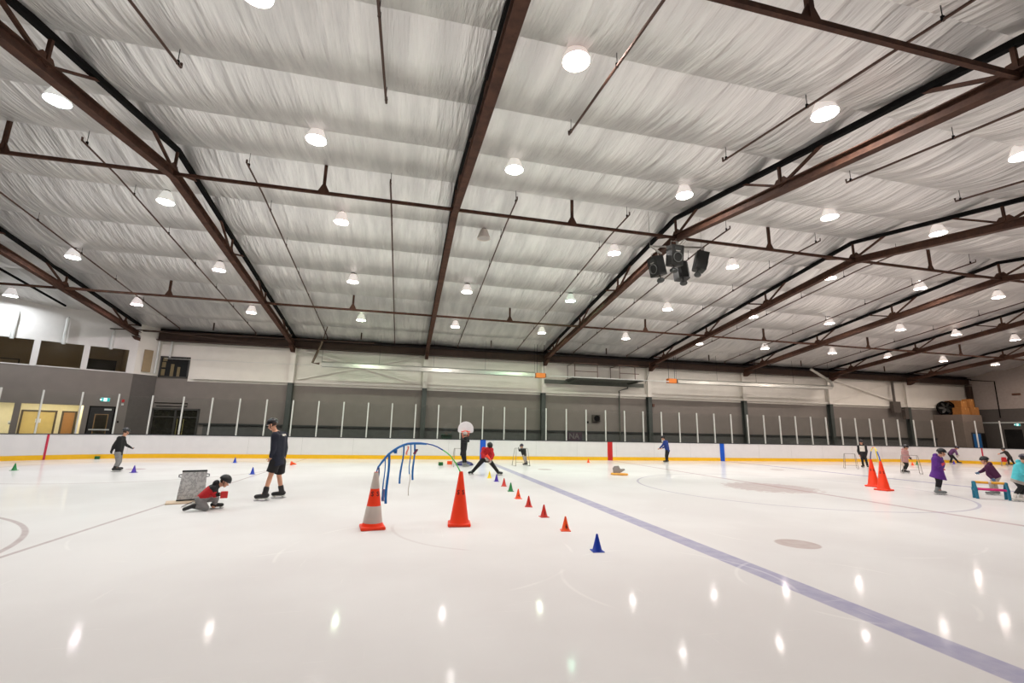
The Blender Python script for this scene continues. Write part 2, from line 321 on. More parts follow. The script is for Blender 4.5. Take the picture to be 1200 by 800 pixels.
# ------------------------------------------------------------------ people: bodies are grown as one closed surface over a posed skeleton
JOINTS = {
 'boy_black': dict(H=1.45, pos=[-9.447, 18.831], rz=0.465, hf=(0.8, 0.55, -0.25), head=[0.059, 0.0, 1.35], neck=[0.013, 0.0, 1.189], chest=[-0.028, 0.0, 1.044], pel=[-0.042, 0.0, 0.612], sA=[-0.09, -0.14, 1.12], hA=[-0.064, -0.08, 0.617], eA=[-0.2, -0.14, 0.877], wA=[-0.233, -0.026, 0.702], aA=[-0.07, -0.08, 0.155], kA=[-0.013, -0.05, 0.33], tA=[0.076, -0.08, 0.068], sB=[0.01, 0.14, 1.127], hB=[-0.019, 0.08, 0.608], eB=[0.098, 0.16, 0.907], wB=[0.24, 0.273, 0.805], aB=[-0.028, 0.314, 0.14], kB=[0.021, 0.227, 0.311], tB=[0.114, 0.314, 0.054]),
 'crouch': dict(H=1.2, pos=[-3.606, 10.646], rz=0.3265, hf=(0.85, -0.1, -0.5), head=[0.167, 0.0, 0.541], neck=[0.066, 0.0, 0.462], chest=[-0.046, 0.0, 0.377], pel=[-0.217, 0.0, 0.207], sA=[-0.033, -0.12, 0.406], hA=[-0.221, -0.08, 0.21], eA=[0.016, -0.162, 0.296], wA=[0.114, -0.228, 0.321], aA=[-0.304, -0.08, 0.096], kA=[-0.096, -0.11, 0.055], tA=[-0.4, -0.08, 0.048], sB=[0.008, 0.12, 0.393], hB=[-0.197, 0.08, 0.196], eB=[0.043, 0.17, 0.22], wB=[0.03, 0.082, 0.1], aB=[0.034, 0.08, 0.067], kB=[0.053, 0.05, 0.21], tB=[0.172, 0.08, 0.009]),
 'man': dict(H=1.8, pos=[-2.806, 11.797], rz=0.2335, hf=(-0.8, 0.45, -0.4), head=[-0.165, 0.0, 1.695], neck=[-0.076, 0.0, 1.53], chest=[0.005, 0.0, 1.346], pel=[0.043, 0.0, 0.903], sA=[-0.073, -0.17, 1.427], hA=[-0.014, -0.05, 0.868], eA=[-0.078, -0.224, 1.153], wA=[-0.114, -0.091, 0.948], aA=[-0.149, -0.05, 0.17], kA=[-0.069, -0.02, 0.564], tA=[-0.321, -0.05, 0.077], sB=[0.104, 0.17, 1.442], hB=[0.101, 0.08, 0.858], eB=[0.171, 0.17, 1.145], wB=[0.161, 0.282, 0.903], aB=[0.188, 0.289, 0.171], kB=[0.101, 0.215, 0.519], tB=[0.014, 0.289, 0.073]),
 'hoop_kid': dict(H=1.35, pos=[2.829, 21.071], rz=-0.1335, hf=(0.35, 0.9, 0.2), head=[-0.045, 0.0, 1.439], neck=[-0.058, 0.0, 1.275], chest=[-0.083, 0.0, 1.123], pel=[-0.116, 0.0, 0.595], sA=[-0.17, -0.1, 1.2], hA=[-0.146, -0.06, 0.598], eA=[-0.005, -0.159, 1.11], wA=[0.027, -0.057, 1.259], aA=[-0.052, -0.06, 0.152], kA=[-0.099, -0.03, 0.373], tA=[0.112, -0.06, 0.062], sB=[0.01, 0.1, 1.198], hB=[-0.062, 0.07, 0.592], eB=[0.11, 0.141, 1.123], wB=[0.104, 0.235, 1.293], aB=[0.032, 0.07, 0.144], kB=[-0.015, 0.1, 0.366], tB=[0.189, 0.07, 0.071]),
 'red': dict(H=1.62, pos=[3.086, 17.414], rz=-0.1754, hf=(0.15, -0.75, -0.65), head=[0.166, 0.0, 1.068], neck=[0.114, 0.0, 0.982], chest=[0.069, 0.0, 0.887], pel=[0.029, 0.0, 0.604], sA=[-0.068, -0.02, 0.948], hA=[-0.066, 0.05, 0.568], eA=[-0.132, -0.22, 0.785], wA=[0.022, -0.42, 0.636], aA=[-0.482, 0.05, 0.087], kA=[-0.282, 0.02, 0.318], tA=[-0.543, 0.05, 0.018], sB=[0.227, -0.1, 0.925], hB=[0.143, 0.05, 0.556], eB=[0.3, -0.3, 0.75], wB=[0.221, -0.46, 0.575], aB=[0.51, 0.05, 0.096], kB=[0.343, 0.02, 0.313], tB=[0.575, 0.05, 0.035]),
 'small_kid': dict(H=1.05, pos=[5.913, 22.15], rz=-0.2609, hf=(-0.5, -0.8, -0.1), head=[-0.193, 0.0, 0.904], neck=[-0.158, 0.0, 0.807], chest=[-0.124, 0.0, 0.726], pel=[-0.049, 0.0, 0.484], sA=[-0.207, -0.05, 0.755], hA=[-0.082, -0.03, 0.464], eA=[-0.289, -0.086, 0.686], wA=[-0.323, -0.149, 0.777], aA=[0.003, -0.03, 0.103], kA=[-0.054, -0.06, 0.285], tA=[-0.063, -0.03, 0.025], sB=[-0.04, 0.05, 0.754], hB=[-0.003, 0.04, 0.462], eB=[0.011, 0.084, 0.664], wB=[-0.157, 0.084, 0.661], aB=[0.073, 0.04, 0.16], kB=[0.029, 0.01, 0.303], tB=[0.003, 0.04, 0.078]),
 'blue': dict(H=1.52, pos=[14.867, 24.335], rz=-0.5484, hf=(-0.9, 0.1, -0.2), head=[-0.083, 0.0, 1.394], neck=[-0.018, 0.0, 1.25], chest=[0.047, 0.0, 1.121], pel=[0.133, 0.0, 0.709], sA=[-0.007, -0.12, 1.18], hA=[0.098, -0.07, 0.676], eA=[-0.148, -0.12, 0.944], wA=[-0.305, -0.063, 0.798], aA=[0.052, -0.07, 0.135], kA=[0.039, -0.04, 0.386], tA=[-0.124, -0.07, 0.047], sB=[0.097, 0.12, 1.188], hB=[0.169, 0.07, 0.674], eB=[0.015, 0.12, 0.909], wB=[-0.155, 0.217, 0.804], aB=[0.099, 0.07, 0.129], kB=[0.101, 0.1, 0.382], tB=[-0.068, 0.07, 0.041]),
 'white_chest': dict(H=1.5, pos=[25.266, 21.036], rz=-0.8765, hf=(-0.2, -0.95, -0.1), head=[-0.069, 0.0, 1.393], neck=[-0.056, 0.0, 1.252], chest=[-0.05, 0.0, 1.089], pel=[-0.046, 0.0, 0.669], sA=[-0.201, 0.0, 1.153], hA=[-0.11, 0.0, 0.642], eA=[-0.254, 0.0, 0.893], wA=[-0.209, -0.042, 0.685], aA=[-0.095, 0.0, 0.109], kA=[-0.107, -0.03, 0.364], tA=[-0.12, 0.0, 0.015], sB=[0.099, 0.0, 1.164], hB=[0.02, 0.0, 0.648], eB=[0.138, 0.0, 0.91], wB=[0.085, 0.0, 0.652], aB=[0.093, 0.0, 0.098], kB=[0.064, -0.03, 0.374], tB=[0.114, 0.0, 0.007]),
 'pink': dict(H=1.38, pos=[24.012, 18.051], rz=-0.9262, hf=(0.9, 0.1, -0.2), head=[0.183, 0.0, 1.228], neck=[0.143, 0.0, 1.103], chest=[0.107, 0.0, 0.979], pel=[0.069, 0.0, 0.631], sA=[0.057, -0.12, 1.021], hA=[0.044, -0.07, 0.612], eA=[0.103, -0.134, 0.8], wA=[0.234, -0.041, 0.743], aA=[-0.029, -0.07, 0.143], kA=[0.106, -0.04, 0.392], tA=[0.099, -0.07, 0.039], sB=[0.193, 0.12, 1.021], hB=[0.115, 0.07, 0.611], eB=[0.221, 0.181, 0.837], wB=[0.274, 0.256, 0.736], aB=[0.032, 0.07, 0.14], kB=[0.139, 0.1, 0.388], tB=[0.148, 0.07, 0.047]),
 'purple': dict(H=1.38, pos=[16.082, 11.151], rz=-0.9645, hf=(0.85, 0.45, -0.15), head=[0.195, 0.0, 1.265], neck=[0.114, 0.0, 1.145], chest=[0.049, 0.0, 1.001], pel=[-0.011, 0.0, 0.653], sA=[0.019, -0.12, 1.08], hA=[0.004, -0.07, 0.62], eA=[0.053, -0.17, 0.881], wA=[0.139, -0.111, 0.904], aA=[-0.039, -0.07, 0.164], kA=[0.017, -0.04, 0.393], tA=[0.149, -0.07, 0.066], sB=[0.137, 0.12, 1.079], hB=[0.073, 0.07, 0.618], eB=[0.187, 0.173, 0.926], wB=[0.163, 0.26, 0.793], aB=[-0.0, 0.07, 0.157], kB=[0.056, 0.1, 0.387], tB=[0.163, 0.07, 0.086]),
 'far_purple': dict(H=1.5, pos=[37.56, 24.78], rz=-0.9876, hf=(0.8, -0.1, -0.5), head=[0.227, 0.0, 1.075], neck=[0.119, 0.0, 1.001], chest=[0.012, 0.0, 0.897], pel=[-0.19, 0.0, 0.655], sA=[0.069, -0.12, 0.943], hA=[-0.206, -0.07, 0.627], eA=[0.146, -0.185, 0.762], wA=[0.173, -0.266, 0.564], aA=[-0.192, -0.07, 0.123], kA=[-0.115, -0.1, 0.371], tA=[-0.125, -0.07, 0.035], sB=[0.113, 0.12, 0.94], hB=[-0.141, 0.07, 0.627], eB=[0.177, 0.184, 0.756], wB=[0.22, 0.067, 0.587], aB=[0.178, 0.07, 0.129], kB=[0.023, 0.04, 0.375], tB=[0.285, 0.07, 0.055]),
 'maroon': dict(H=1.15, pos=[17.93, 10.907], rz=-1.0243, hf=(-0.9, -0.15, -0.15), head=[-0.088, 0.0, 1.044], neck=[-0.033, 0.0, 0.918], chest=[0.01, 0.0, 0.817], pel=[0.128, 0.0, 0.583], sA=[-0.042, -0.1, 0.844], hA=[0.099, -0.06, 0.571], eA=[-0.053, -0.1, 0.612], wA=[0.024, -0.185, 0.495], aA=[-0.03, -0.06, 0.128], kA=[-0.023, -0.09, 0.333], tA=[-0.146, -0.06, 0.014], sB=[0.009, 0.1, 0.878], hB=[0.145, 0.07, 0.568], eB=[-0.162, 0.1, 0.71], wB=[-0.258, 0.025, 0.654], aB=[0.081, 0.07, 0.13], kB=[0.061, 0.04, 0.333], tB=[-0.034, 0.07, 0.016]),
 'cyan': dict(H=1.2, pos=[16.862, 9.735], rz=-1.0472, hf=(0.8, 0.4, -0.25), head=[0.274, 0.0, 1.185], neck=[0.21, 0.0, 1.065], chest=[0.137, 0.0, 0.932], pel=[0.036, 0.0, 0.588], sA=[0.143, -0.1, 0.994], hA=[0.041, -0.07, 0.57], eA=[0.2, -0.13, 0.816], wA=[0.304, -0.051, 0.752], aA=[-0.043, -0.07, 0.172], kA=[0.106, -0.04, 0.391], tA=[0.06, -0.07, 0.036], sB=[0.243, 0.1, 0.994], hB=[0.098, 0.07, 0.567], eB=[0.287, 0.155, 0.833], wB=[0.357, 0.228, 0.742], aB=[0.077, 0.07, 0.151], kB=[0.148, 0.1, 0.386], tB=[0.204, 0.07, 0.03]),
 'far_kid': dict(H=1.3, pos=[39.827, 23.142], rz=-1.0444, hf=(-0.9, 0, -0.25), head=[-0.115, 0.0, 1.047], neck=[-0.062, 0.0, 0.964], chest=[-0.009, 0.0, 0.854], pel=[0.121, 0.0, 0.581], sA=[-0.051, -0.1, 0.893], hA=[0.102, -0.06, 0.554], eA=[-0.191, -0.153, 0.82], wA=[-0.318, -0.247, 0.759], aA=[0.034, -0.06, 0.115], kA=[0.015, -0.09, 0.338], tA=[-0.065, -0.06, 0.014], sB=[-0.024, 0.1, 0.891], hB=[0.149, 0.06, 0.553], eB=[-0.172, 0.155, 0.815], wB=[-0.298, 0.065, 0.766], aB=[0.27, 0.06, 0.127], kB=[0.199, 0.03, 0.334], tB=[0.179, 0.06, 0.027]),
}


def remesh(mb, name, mats, voxel, smooth_it=4):
    """fuse the overlapping shapes of a builder into one continuous smooth surface"""
    o = mb.obj(name+'_source', mats)
    r = o.modifiers.new('fuse', 'REMESH'); r.mode = 'VOXEL'; r.voxel_size = voxel
    if smooth_it:
        q = o.modifiers.new('soft', 'SMOOTH'); q.factor = .5; q.iterations = smooth_it
    dg = bpy.context.evaluated_depsgraph_get()
    me = bpy.data.meshes.new_from_object(o.evaluated_get(dg)); me.name = name
    bpy.data.objects.remove(o)
    me.materials.clear()
    for m in mats: me.materials.append(m)
    for p in me.polygons: p.use_smooth = True; p.material_index = 0
    return me
def child(name, me, parent):
    o = bpy.data.objects.new(name, me); COL.objects.link(o); o.parent = parent; return o

SKIN = mat('skin', srgb(206, 152, 124), .55, var=.04, scale=20)
EYE = mat('dark_eye', srgb(40, 28, 24), .3)
LIP = mat('lip', srgb(160, 86, 80), .5)
HAIR = mat('brown_hair', srgb(58, 40, 30), .6, var=.2, scale=40)
def cloth(name, rgb): return mat(name+'_cloth', srgb(*rgb), .85, var=.12, scale=14, bump=.25)
def hard(name, rgb): return mat(name+'_shell', srgb(*rgb), .35, var=.05)

def hand_shape(mb, w, d, n, k, curl=.5, fat=1.):
    """palm, four unequal bent fingers and a thumb from the side of the palm; w wrist, d hand direction, n palm normal"""
    d = Vector(d).normalized(); n = (Vector(n)-d*d.dot(Vector(n))).normalized(); x = d.cross(n)
    w = Vector(w)
    pc = w+d*.048*k
    mb.ellipsoid(pc, (x*.042*k*fat, n*.017*k*fat, d*.055*k), 12, 8)
    mb.capsule(w-d*.02*k, w+d*.03*k, .026*k*fat, .026*k*fat, 10)
    for i, (off, L) in enumerate(((-.030, .066), (-.010, .078), (.010, .073), (.030, .058))):
        a = w+d*.088*k+x*off*k
        c = curl+.05*i
        d1 = (d*math.cos(c*.6)+n*math.sin(c*.6)+x*off*2.5).normalized(); b = a+d1*L*.5*k
        d2 = (d*math.cos(c*1.7)+n*math.sin(c*1.7)+x*off*2.5).normalized(); e = b+d2*L*.5*k
        mb.capsule(a-d*.02*k, b, .0100*k*fat, .0092*k*fat, 8); mb.capsule(b, e, .0092*k*fat, .008*k*fat, 8)
    t0 = w+d*.03*k-x*.033*k; t1 = t0+(d*.55-x*.75+n*.25).normalized()*.036*k; t2 = t1+(d*.85-x*.3+n*.4).normalized()*.03*k
    mb.capsule(t0, t1, .0125*k*fat, .011*k*fat, 8); mb.capsule(t1, t2, .011*k*fat, .009*k*fat, 8)

def make_person(key, label, look):
    J = JOINTS[key]; H = J['H']; k = H/1.75; c = 1+.16*(1.75-H)/.7
    V = lambda n: Vector(J[n])
    up = Vector((0, 0, 1))
    hf = Vector(J['hf']).normalized()
    hr = hf.cross(up).normalized(); hu = hr.cross(hf).normalized()       # right, up of the head
    hs = .86+.16*min(1, max(0, (H-1.)/.75)); hc = V('head')
    sA, sB, hA, hB = V('sA'), V('sB'), V('hA'), V('hB')
    neck, chest, pel = V('neck'), V('chest'), V('pel')
    side = (sB-sA).normalized(); spine = (neck-pel).normalized()
    side = (side-spine*side.dot(spine)).normalized(); fwd = side.cross(spine).normalized()
    if fwd.dot(hf) < 0: fwd = -fwd
    hm = (hA+hB)/2
    # ---- body
    mb = MB()
    for X in 'AB':
        s_, e_, w_, h_, k_, a_, t_ = (V(j+X) for j in ('s', 'e', 'w', 'h', 'k', 'a', 't'))
        mb.capsule(s_, h_, .078*k, .085*k); mb.capsule(s_, neck, .052*k, .05*k)
        mb.capsule(s_, e_, .050*k*c, .041*k*c); mb.capsule(e_, w_, .041*k*c, .028*k*c)
        mb.capsule(h_, k_, .080*k*c, .056*k*c); mb.capsule(k_, k_.lerp(a_, .4), .053*k*c, .053*k*c); mb.capsule(k_.lerp(a_, .4), a_, .053*k*c, .038*k*c)
        mb.capsule(a_, a_.lerp(t_, .25), .036*k*c, .028*k*c)
        d = (w_-e_).normalized()
        pn = (hf*.4+(chest-w_).normalized()*.8); hand_shape(mb, w_, d, pn, k*c, look.get('curl', .7))
    mb.capsule(chest, pel, .118*k, .11*k); mb.capsule(hA, hB, .09*k, .09*k)
    mb.capsule(neck-spine*.03, hc-hu*.05*hs, .055*k*c, .052*hs)
    # head: skull, jaw, brow, nose, ears, chin
    mb.ellipsoid(hc+hu*.015*hs-hf*.012*hs, (hr*.076*hs, hf*.095*hs, hu*.098*hs), 20, 14)
    mb.ellipsoid(hc-hu*.055*hs+hf*.022*hs, (hr*.056*hs, hf*.064*hs, hu*.062*hs), 16, 10)
    mb.capsule(hc-hu*.02*hs+hf*.084*hs, hc-hu*.046*hs+hf*.104*hs, .010*hs, .015*hs, 10)
    mb.capsule(hc+hu*.018*hs+hf*.074*hs-hr*.035*hs, hc+hu*.018*hs+hf*.074*hs+hr*.035*hs, .014*hs, .014*hs, 8)
    mb.capsule(hc-hu*.074*hs+hf*.080*hs-hr*.018*hs, hc-hu*.074*hs+hf*.080*hs+hr*.018*hs, .009*hs, .009*hs, 8)
    mb.ellipsoid(hc-hu*.102*hs+hf*.066*hs, (hr*.022*hs, hf*.02*hs, hu*.018*hs), 10, 6)
    for sg in (-1, 1):
        mb.ellipsoid(hc-hu*.022*hs+hr*sg*.078*hs-hf*.012*hs, (hr*.012*hs, hf*.02*hs, hu*.033*hs), 10, 6)
    body = child('person', remesh(mb, 'person', [SKIN, EYE, LIP, HAIR], .0085 if H > 1.1 else .0075, 2), None)
    for p in body.data.polygons:
        q = Vector(p.center)-hc; f_, r_, u_ = q.dot(hf)/hs, q.dot(hr)/hs, q.dot(hu)/hs
        if q.length > .16*hs: continue
        if f_ > .05 and abs(abs(r_)-.032) < .013 and abs(u_+.004) < .008: p.material_index = 1
        elif f_ > .06 and abs(r_) < .024 and abs(u_+.075) < .008: p.material_index = 2
        elif u_ > .058 or (f_ < .0 and u_ > -.055 and abs(r_) < .073) : p.material_index = 3
    body.location = (J['pos'][0], J['pos'][1], 0); body.rotation_euler = (0, 0, J['rz'])
    tag(body, label, 'person', look.get('group'))
    # ---- upper garment: flat-hemmed trunk, sleeves, collar
    col, sl = look['top'], look.get('sleeve', 1.)
    hem, flare = look.get('hem', .02), look.get('flare', 1.)
    bulk = look.get('bulk', 1.)
    sw = max(.5*(sB-sA).length+.045*k, .15*k)*bulk; hw = max(.5*(hB-hA).length+.10*k, .145*k)*bulk
    dp = .118*k*c*bulk
    sc = (sA+sB)/2
    hemc = hm-spine.lerp(up, .5).normalized()*hem
    levels = [(sc.lerp(neck, .55), .42*sw, .55*dp), (sc+spine*.02*k, .93*sw, .85*dp), (sc.lerp(chest, .6), sw, 1.05*dp), (chest.lerp(hm, .45), sw*.93, 1.02*dp),
              (chest.lerp(hm, .85), hw, 1.03*dp*flare**.5), (hemc, hw*flare, 1.08*dp*flare)]
    mb = MB(); N = 24
    mb.loft([[c0+side*a*math.cos(2*PI*i/N)+fwd*b*math.sin(2*PI*i/N) for i in range(N)] for c0, a, b in levels])
    for X in 'AB':
        s_, e_, w_ = V('s'+X), V('e'+X), V('w'+X)
        mb.capsule(s_, e_, .070*k*c*bulk, .058*k*c*bulk)
        d = (w_-e_)
        mb.capsule(e_, e_+d*.55*sl, .058*k*c*bulk, .052*k*c*bulk)
        dn = d.normalized(); ox = dn.orthogonal().normalized(); oy = dn.cross(ox)
        mb.loft([[q+(ox*math.cos(2*PI*i/14)+oy*math.sin(2*PI*i/14))*r for i in range(14)] for q, r in ((e_+d*.4, .053*k*c*bulk), (e_+d*.95, .045*k*c*bulk))])
    mb.capsule(chest, chest.lerp(hm, .62), .142*k*c, .135*k*c); mb.capsule(chest, chest.lerp(pel, .78), .142*k*c, .128*k*c)
    for X in 'AB': mb.capsule(V('s'+X), V('s'+X).lerp(V('h'+X), .72), .092*k*c, .105*k*c); mb.capsule(V('s'+X), neck-spine*.03*k, .070*k*c, .066*k*c)
    mb.capsule(sc.lerp(neck, .4)-side*.02, sc.lerp(neck, .4)+side*.02, .07*k*c, .07*k*c)
    if look.get('hood'): mb.ellipsoid(neck-fwd*.075*k-hf*.03*k+up*.0*k, (side*.125*k*c, fwd*.075*k*c, spine*.085*k*c), 14, 9)
    if look.get('hood_up'):
        mb.ellipsoid(hc-hf*.022*hs-hu*.01, (hr*.105*hs, hf*.112*hs, hu*.128*hs), 16, 10)
    tops = look['top'] if isinstance(look['top'], list) else [look['top']]
    top = child(look.get('top_name', 'jacket'), remesh(mb, 'jacket', tops, .0115, 5), body)
    fn = look.get('pattern')
    if fn:
        for p in top.data.polygons:
            q = Vector(p.center); nn = Vector(p.normal)
            p.material_index = fn(dict(t=(q-pel).dot(spine)/(neck-pel).length, s=(q-pel).dot(side)/sw, f=nn.dot(fwd), z=q.z, x=q.x, y=q.y, n=nn, e=min((q-V('eA')).length, (q-V('eB')).length)/k, w=min((q-V('wA')).length, (q-V('wB')).length)/k))
    # ---- trousers or shorts
    mb = MB(); tr = look['legs']
    mb.capsule(hA, hB, .112*k*c, .112*k*c); mb.capsule(hm, pel, .122*k*c, .122*k*c); mb.capsule(hm, hm.lerp(chest, .35), .12*k*c, .115*k)
    for X in 'AB':
        h_, k_, a_ = V('h'+X), V('k'+X), V('a'+X)
        if look.get('shorts'):
            d = (k_-h_); dn = d.normalized(); ox = dn.orthogonal().normalized(); oy = dn.cross(ox)
            mb.loft([[q+(ox*math.cos(2*PI*i/16)+oy*math.sin(2*PI*i/16))*r for i in range(16)] for q, r in ((h_, .115*k), (h_+d*.5, .112*k), (h_+d*.80, .118*k))])
        else:
            w2 = look.get('leg_w', 1.)
            mb.capsule(h_, k_, .104*k*c*w2, .075*k*c*w2); mb.capsule(k_, k_.lerp(a_, .6), .075*k*c*w2, .066*k*c*w2)
            d = (a_-k_); dn = d.normalized(); ox = dn.orthogonal().normalized(); oy = dn.cross(ox)
            mb.loft([[q+(ox*math.cos(2*PI*i/16)+oy*math.sin(2*PI*i/16))*r for i in range(16)] for q, r in ((k_.lerp(a_, .4), .068*k*c*w2), (k_.lerp(a_, .86), .062*k*c*w2))])
    child('shorts' if look.get('shorts') else 'trousers', remesh(mb, 'trousers', [tr], .0115, 5), body)
    # ---- gloves
    if look.get('glove'):
        for X in 'AB':
            mb = MB(); w_, e_ = V('w'+X), V('e'+X); d = (w_-e_).normalized()
            hand_shape(mb, w_, d, (hf*.4+(chest-w_).normalized()*.8), k*c*1.04, look.get('curl', .7), 1.28)
            child('glove', remesh(mb, 'glove', [look['glove']], .0075, 2), body)
    # ---- helmet: vented shell over the skull, brim, chin strap
    mb = MB(); hm_c = hc+hu*.028*hs-hf*.012*hs; n = 22
    rings = []
    for t, o_ in ((-.12, 1.), (.1, 1.02), (.3, 1.), (.5, .99), (.7, .985), (.88, .98)):
        cz = math.sin(t*PI/2); cr = math.cos(t*PI/2)
        rings.append([hm_c+hr*.106*hs*cr*o_*math.cos(2*PI*i/n)+hf*.128*hs*cr*o_*math.sin(2*PI*i/n)+hu*.118*hs*cz for i in range(n)])
    mb.loft(rings)
    for sg in (-.055, -.02, .02, .055):
        P_ = [hm_c+hr*sg*hs*(1-abs(math.sin(a))*.15)+hf*.122*hs*math.sin(a)*(1-abs(sg)*2)+hu*(.112-abs(sg)*.45)*hs*math.cos(a) for a in [(-75+i*25)*PI/180 for i in range(7)]]
        mb.tube(P_, .010*hs, 6)
    mb.bar(hm_c+hf*.118*hs-hr*.07*hs-hu*.006, hm_c+hf*.118*hs+hr*.07*hs-hu*.006, .03*hs, .016*hs, up=hu)
    hel = mb.obj('helmet', [look['helmet']], body, smooth=True)
    mb = MB()
    for sg in (-1, 1):
        mb.tube([hm_c+hr*sg*.1*hs-hu*.015*hs, hc+hr*sg*.08*hs-hu*.06*hs+hf*.02*hs, hc-hu*.118*hs+hf*.045*hs], .006*hs, 5)
    mb.obj('chin_strap', [BLK], hel)
    if look.get('cage'):
        mb = MB()
        for u_ in (.03, -.0, -.03, -.06, -.09):
            mb.tube([hc+hr*.09*hs*math.sin(a)+hf*(.035+.1*math.cos(a))*hs+hu*u_*hs for a in [(-80+i*20)*PI/180 for i in range(9)]], .0028, 5)
        mb.obj('face_cage', [CHROME], hel)
    # ---- skates: boot, cuff, sole, blade
    for X in 'AB':
        a_, t_, k_ = V('a'+X), V('t'+X), V('k'+X)
        fd = (t_-a_); 
        if (key, X) in FREE_FEET: dirv = fd.normalized(); sole_n = dirv.cross(side).normalized(); sole_n = sole_n if sole_n.dot((a_-k_)) > 0 else -sole_n
        else: dirv = Vector((fd.x, fd.y, 0)); dirv = (dirv+hf.xy.to_3d()*.08).normalized(); sole_n = -up
        lat = dirv.cross(sole_n).normalized(); L = .29*k*c
        if (key, X) in FREE_FEET: heel = a_+sole_n*.045*k-dirv*.05*k
        else: heel = Vector((a_.x, a_.y, .085*k*c))-dirv*.075*k
        mb = MB()
        mb.capsule(a_.lerp(k_, .26), a_.lerp(heel-sole_n*.04*k+dirv*.06*k, .5), .062*k*c, .058*k*c); mb.capsule(a_, heel-sole_n*.04*k+dirv*.06*k, .058*k*c, .055*k*c)
        mb.capsule(heel+dirv*.03*k-sole_n*.03*k, heel+dirv*L*.80-sole_n*.014*k, .054*k*c, .042*k*c)
        mb.ellipsoid(heel+dirv*L*.78-sole_n*.012*k, (dirv*.060*k*c, lat*.052*k*c, sole_n*.046*k*c), 12, 8)
        sk = child('skate', remesh(mb, 'skate', [look['boot']], .009, 3), body)
        mb = MB()
        M = Matrix((dirv, lat, -sole_n)).transposed()
        b0 = .085*k*c
        mb.box(heel+dirv*L*.42+sole_n*.035*k*c, (L*1.05, .055*k*c, .014*k), M, .004)
        for q in (.12, .72): mb.hexa([heel+dirv*(L*q+x)+lat*y+sole_n*z*k*c for z, w in ((.04, 1.), (.068, .55)) for x, y in ((-.03*k*w, -.016*k*w), (.03*k*w, -.016*k*w), (.03*k*w, .016*k*w), (-.03*k*w, .016*k*w))])
        mb.obj('blade_holder', [look.get('holder', MATS['white_aluminium'])], sk)
        mb = MB()
        poly = [(-.06, .062), (.0, .085), (L/k*.9, .085), (L/k*1.02, .062)]
        mb.prism([(x*k, z*k*c) for x, z in poly], heel+lat*.002, dirv, sole_n, lat, .004)
        mb.obj('blade', [STEELB], sk)
    return body
FREE_FEET = {('crouch', 'A')}

cBlack = cloth('black', (24, 23, 25)); cNavy = cloth('navy', (24, 28, 44)); cGrey = cloth('grey', (132, 130, 130)); cRed = cloth('red', (176, 22, 30))
cPurple = cloth('purple', (88, 36, 128)); cPlum = cloth('plum', (72, 24, 62)); cCyan = cloth('turquoise', (86, 196, 208)); cPink = cloth('dusty_pink', (188, 140, 138))
cBlue = cloth('royal_blue', (26, 52, 124)); cWhite = cloth('white', (214, 208, 198)); cLGrey = cloth('pale_grey', (170, 160, 152)); cDPurple = cloth('muted_purple', (92, 54, 98)); cOlive = cloth('dark_olive', (44, 40, 34))
cHot = cloth('hot_pink', (214, 70, 90)); cTeal = cloth('teal', (60, 120, 130))
hBlack = hard('black', (26, 26, 30)); hPurple = hard('dark_violet', (40, 30, 48)); bBlack = hard('black_boot', (30, 28, 30)); bWhite = hard('white_boot', (220, 214, 208)); bGrey = hard('grey_boot', (120, 124, 124))
cBlueGlove = cloth('denim_glove', (70, 96, 128))

make_person('man', 'person in black shorts and navy long-sleeved shirt, gliding on black skates', dict(top=[cNavy, cWhite], top_name='shirt', hem=.10, legs=cBlack, shorts=True, helmet=hBlack, boot=bBlack,
    pattern=lambda q: 1 if (.80 < q['t'] < .87 and q['f'] < -.55 and -.1 < q['s'] < .75) else 0))
make_person('boy_black', 'child in black top and grey trousers skating beside the purple cone', dict(top=cBlack, hem=.06, legs=cGrey, helmet=hBlack, boot=bBlack, glove=cBlack, leg_w=1.05))
make_person('crouch', 'child kneeling on the ice in red, black and grey, holding a red block', dict(top=[cRed, cBlack, cGrey], hem=.03, bulk=1.08, legs=cGrey, helmet=hBlack, boot=bBlack, hood=True,
    pattern=lambda q: 1 if (q['t'] > .66 and q['e'] > .10) or q['w'] < .12 else (2 if q['z'] < .245 and q['w'] > .2 else 0)))
make_person('hoop_kid', 'child in long black coat reaching up to the white toy basketball backboard', dict(top=cBlack, hem=.10, flare=1.12, legs=cBlack, helmet=hard('silver', (170, 165, 160)), boot=bGrey, glove=cBlack, hood=True))
make_person('red', 'person in red jacket bending forward with legs wide apart, orange cone in hands', dict(top=cRed, hem=.04, bulk=.90, legs=cBlack, helmet=hBlack, boot=bBlack, glove=cLGrey))
make_person('small_kid', 'small child in dark jacket and pale patterned trousers leaning on a skating frame', dict(top=cBlack, hem=.03, legs=cLGrey, helmet=hPurple, boot=bBlack, glove=cBlack, bulk=1.08))
make_person('blue', 'person in blue jacket and black leggings pointing toward the ice', dict(top=cBlue, hem=.05, legs=cBlack, helmet=hBlack, boot=bBlack))
make_person('white_chest', 'child in black hoodie with white chest print, facing the camera beside a frame', dict(top=[cBlack, cWhite], hem=.06, legs=cBlack, helmet=hBlack, boot=bBlack, hood=True, leg_w=.9,
    pattern=lambda q: 1 if (.38 < q['t'] < .9 and q['f'] > .45 and abs(q['s']) < .62 and q['w'] > .18 and q['e'] > .13) else 0))
make_person('pink', 'child in dusty pink coat with black hood, pushing a skating frame', dict(top=cPink, hem=.10, flare=1.1, legs=cBlack, helmet=hBlack, boot=bBlack, glove=cBlack, bulk=1.08, hood=True))
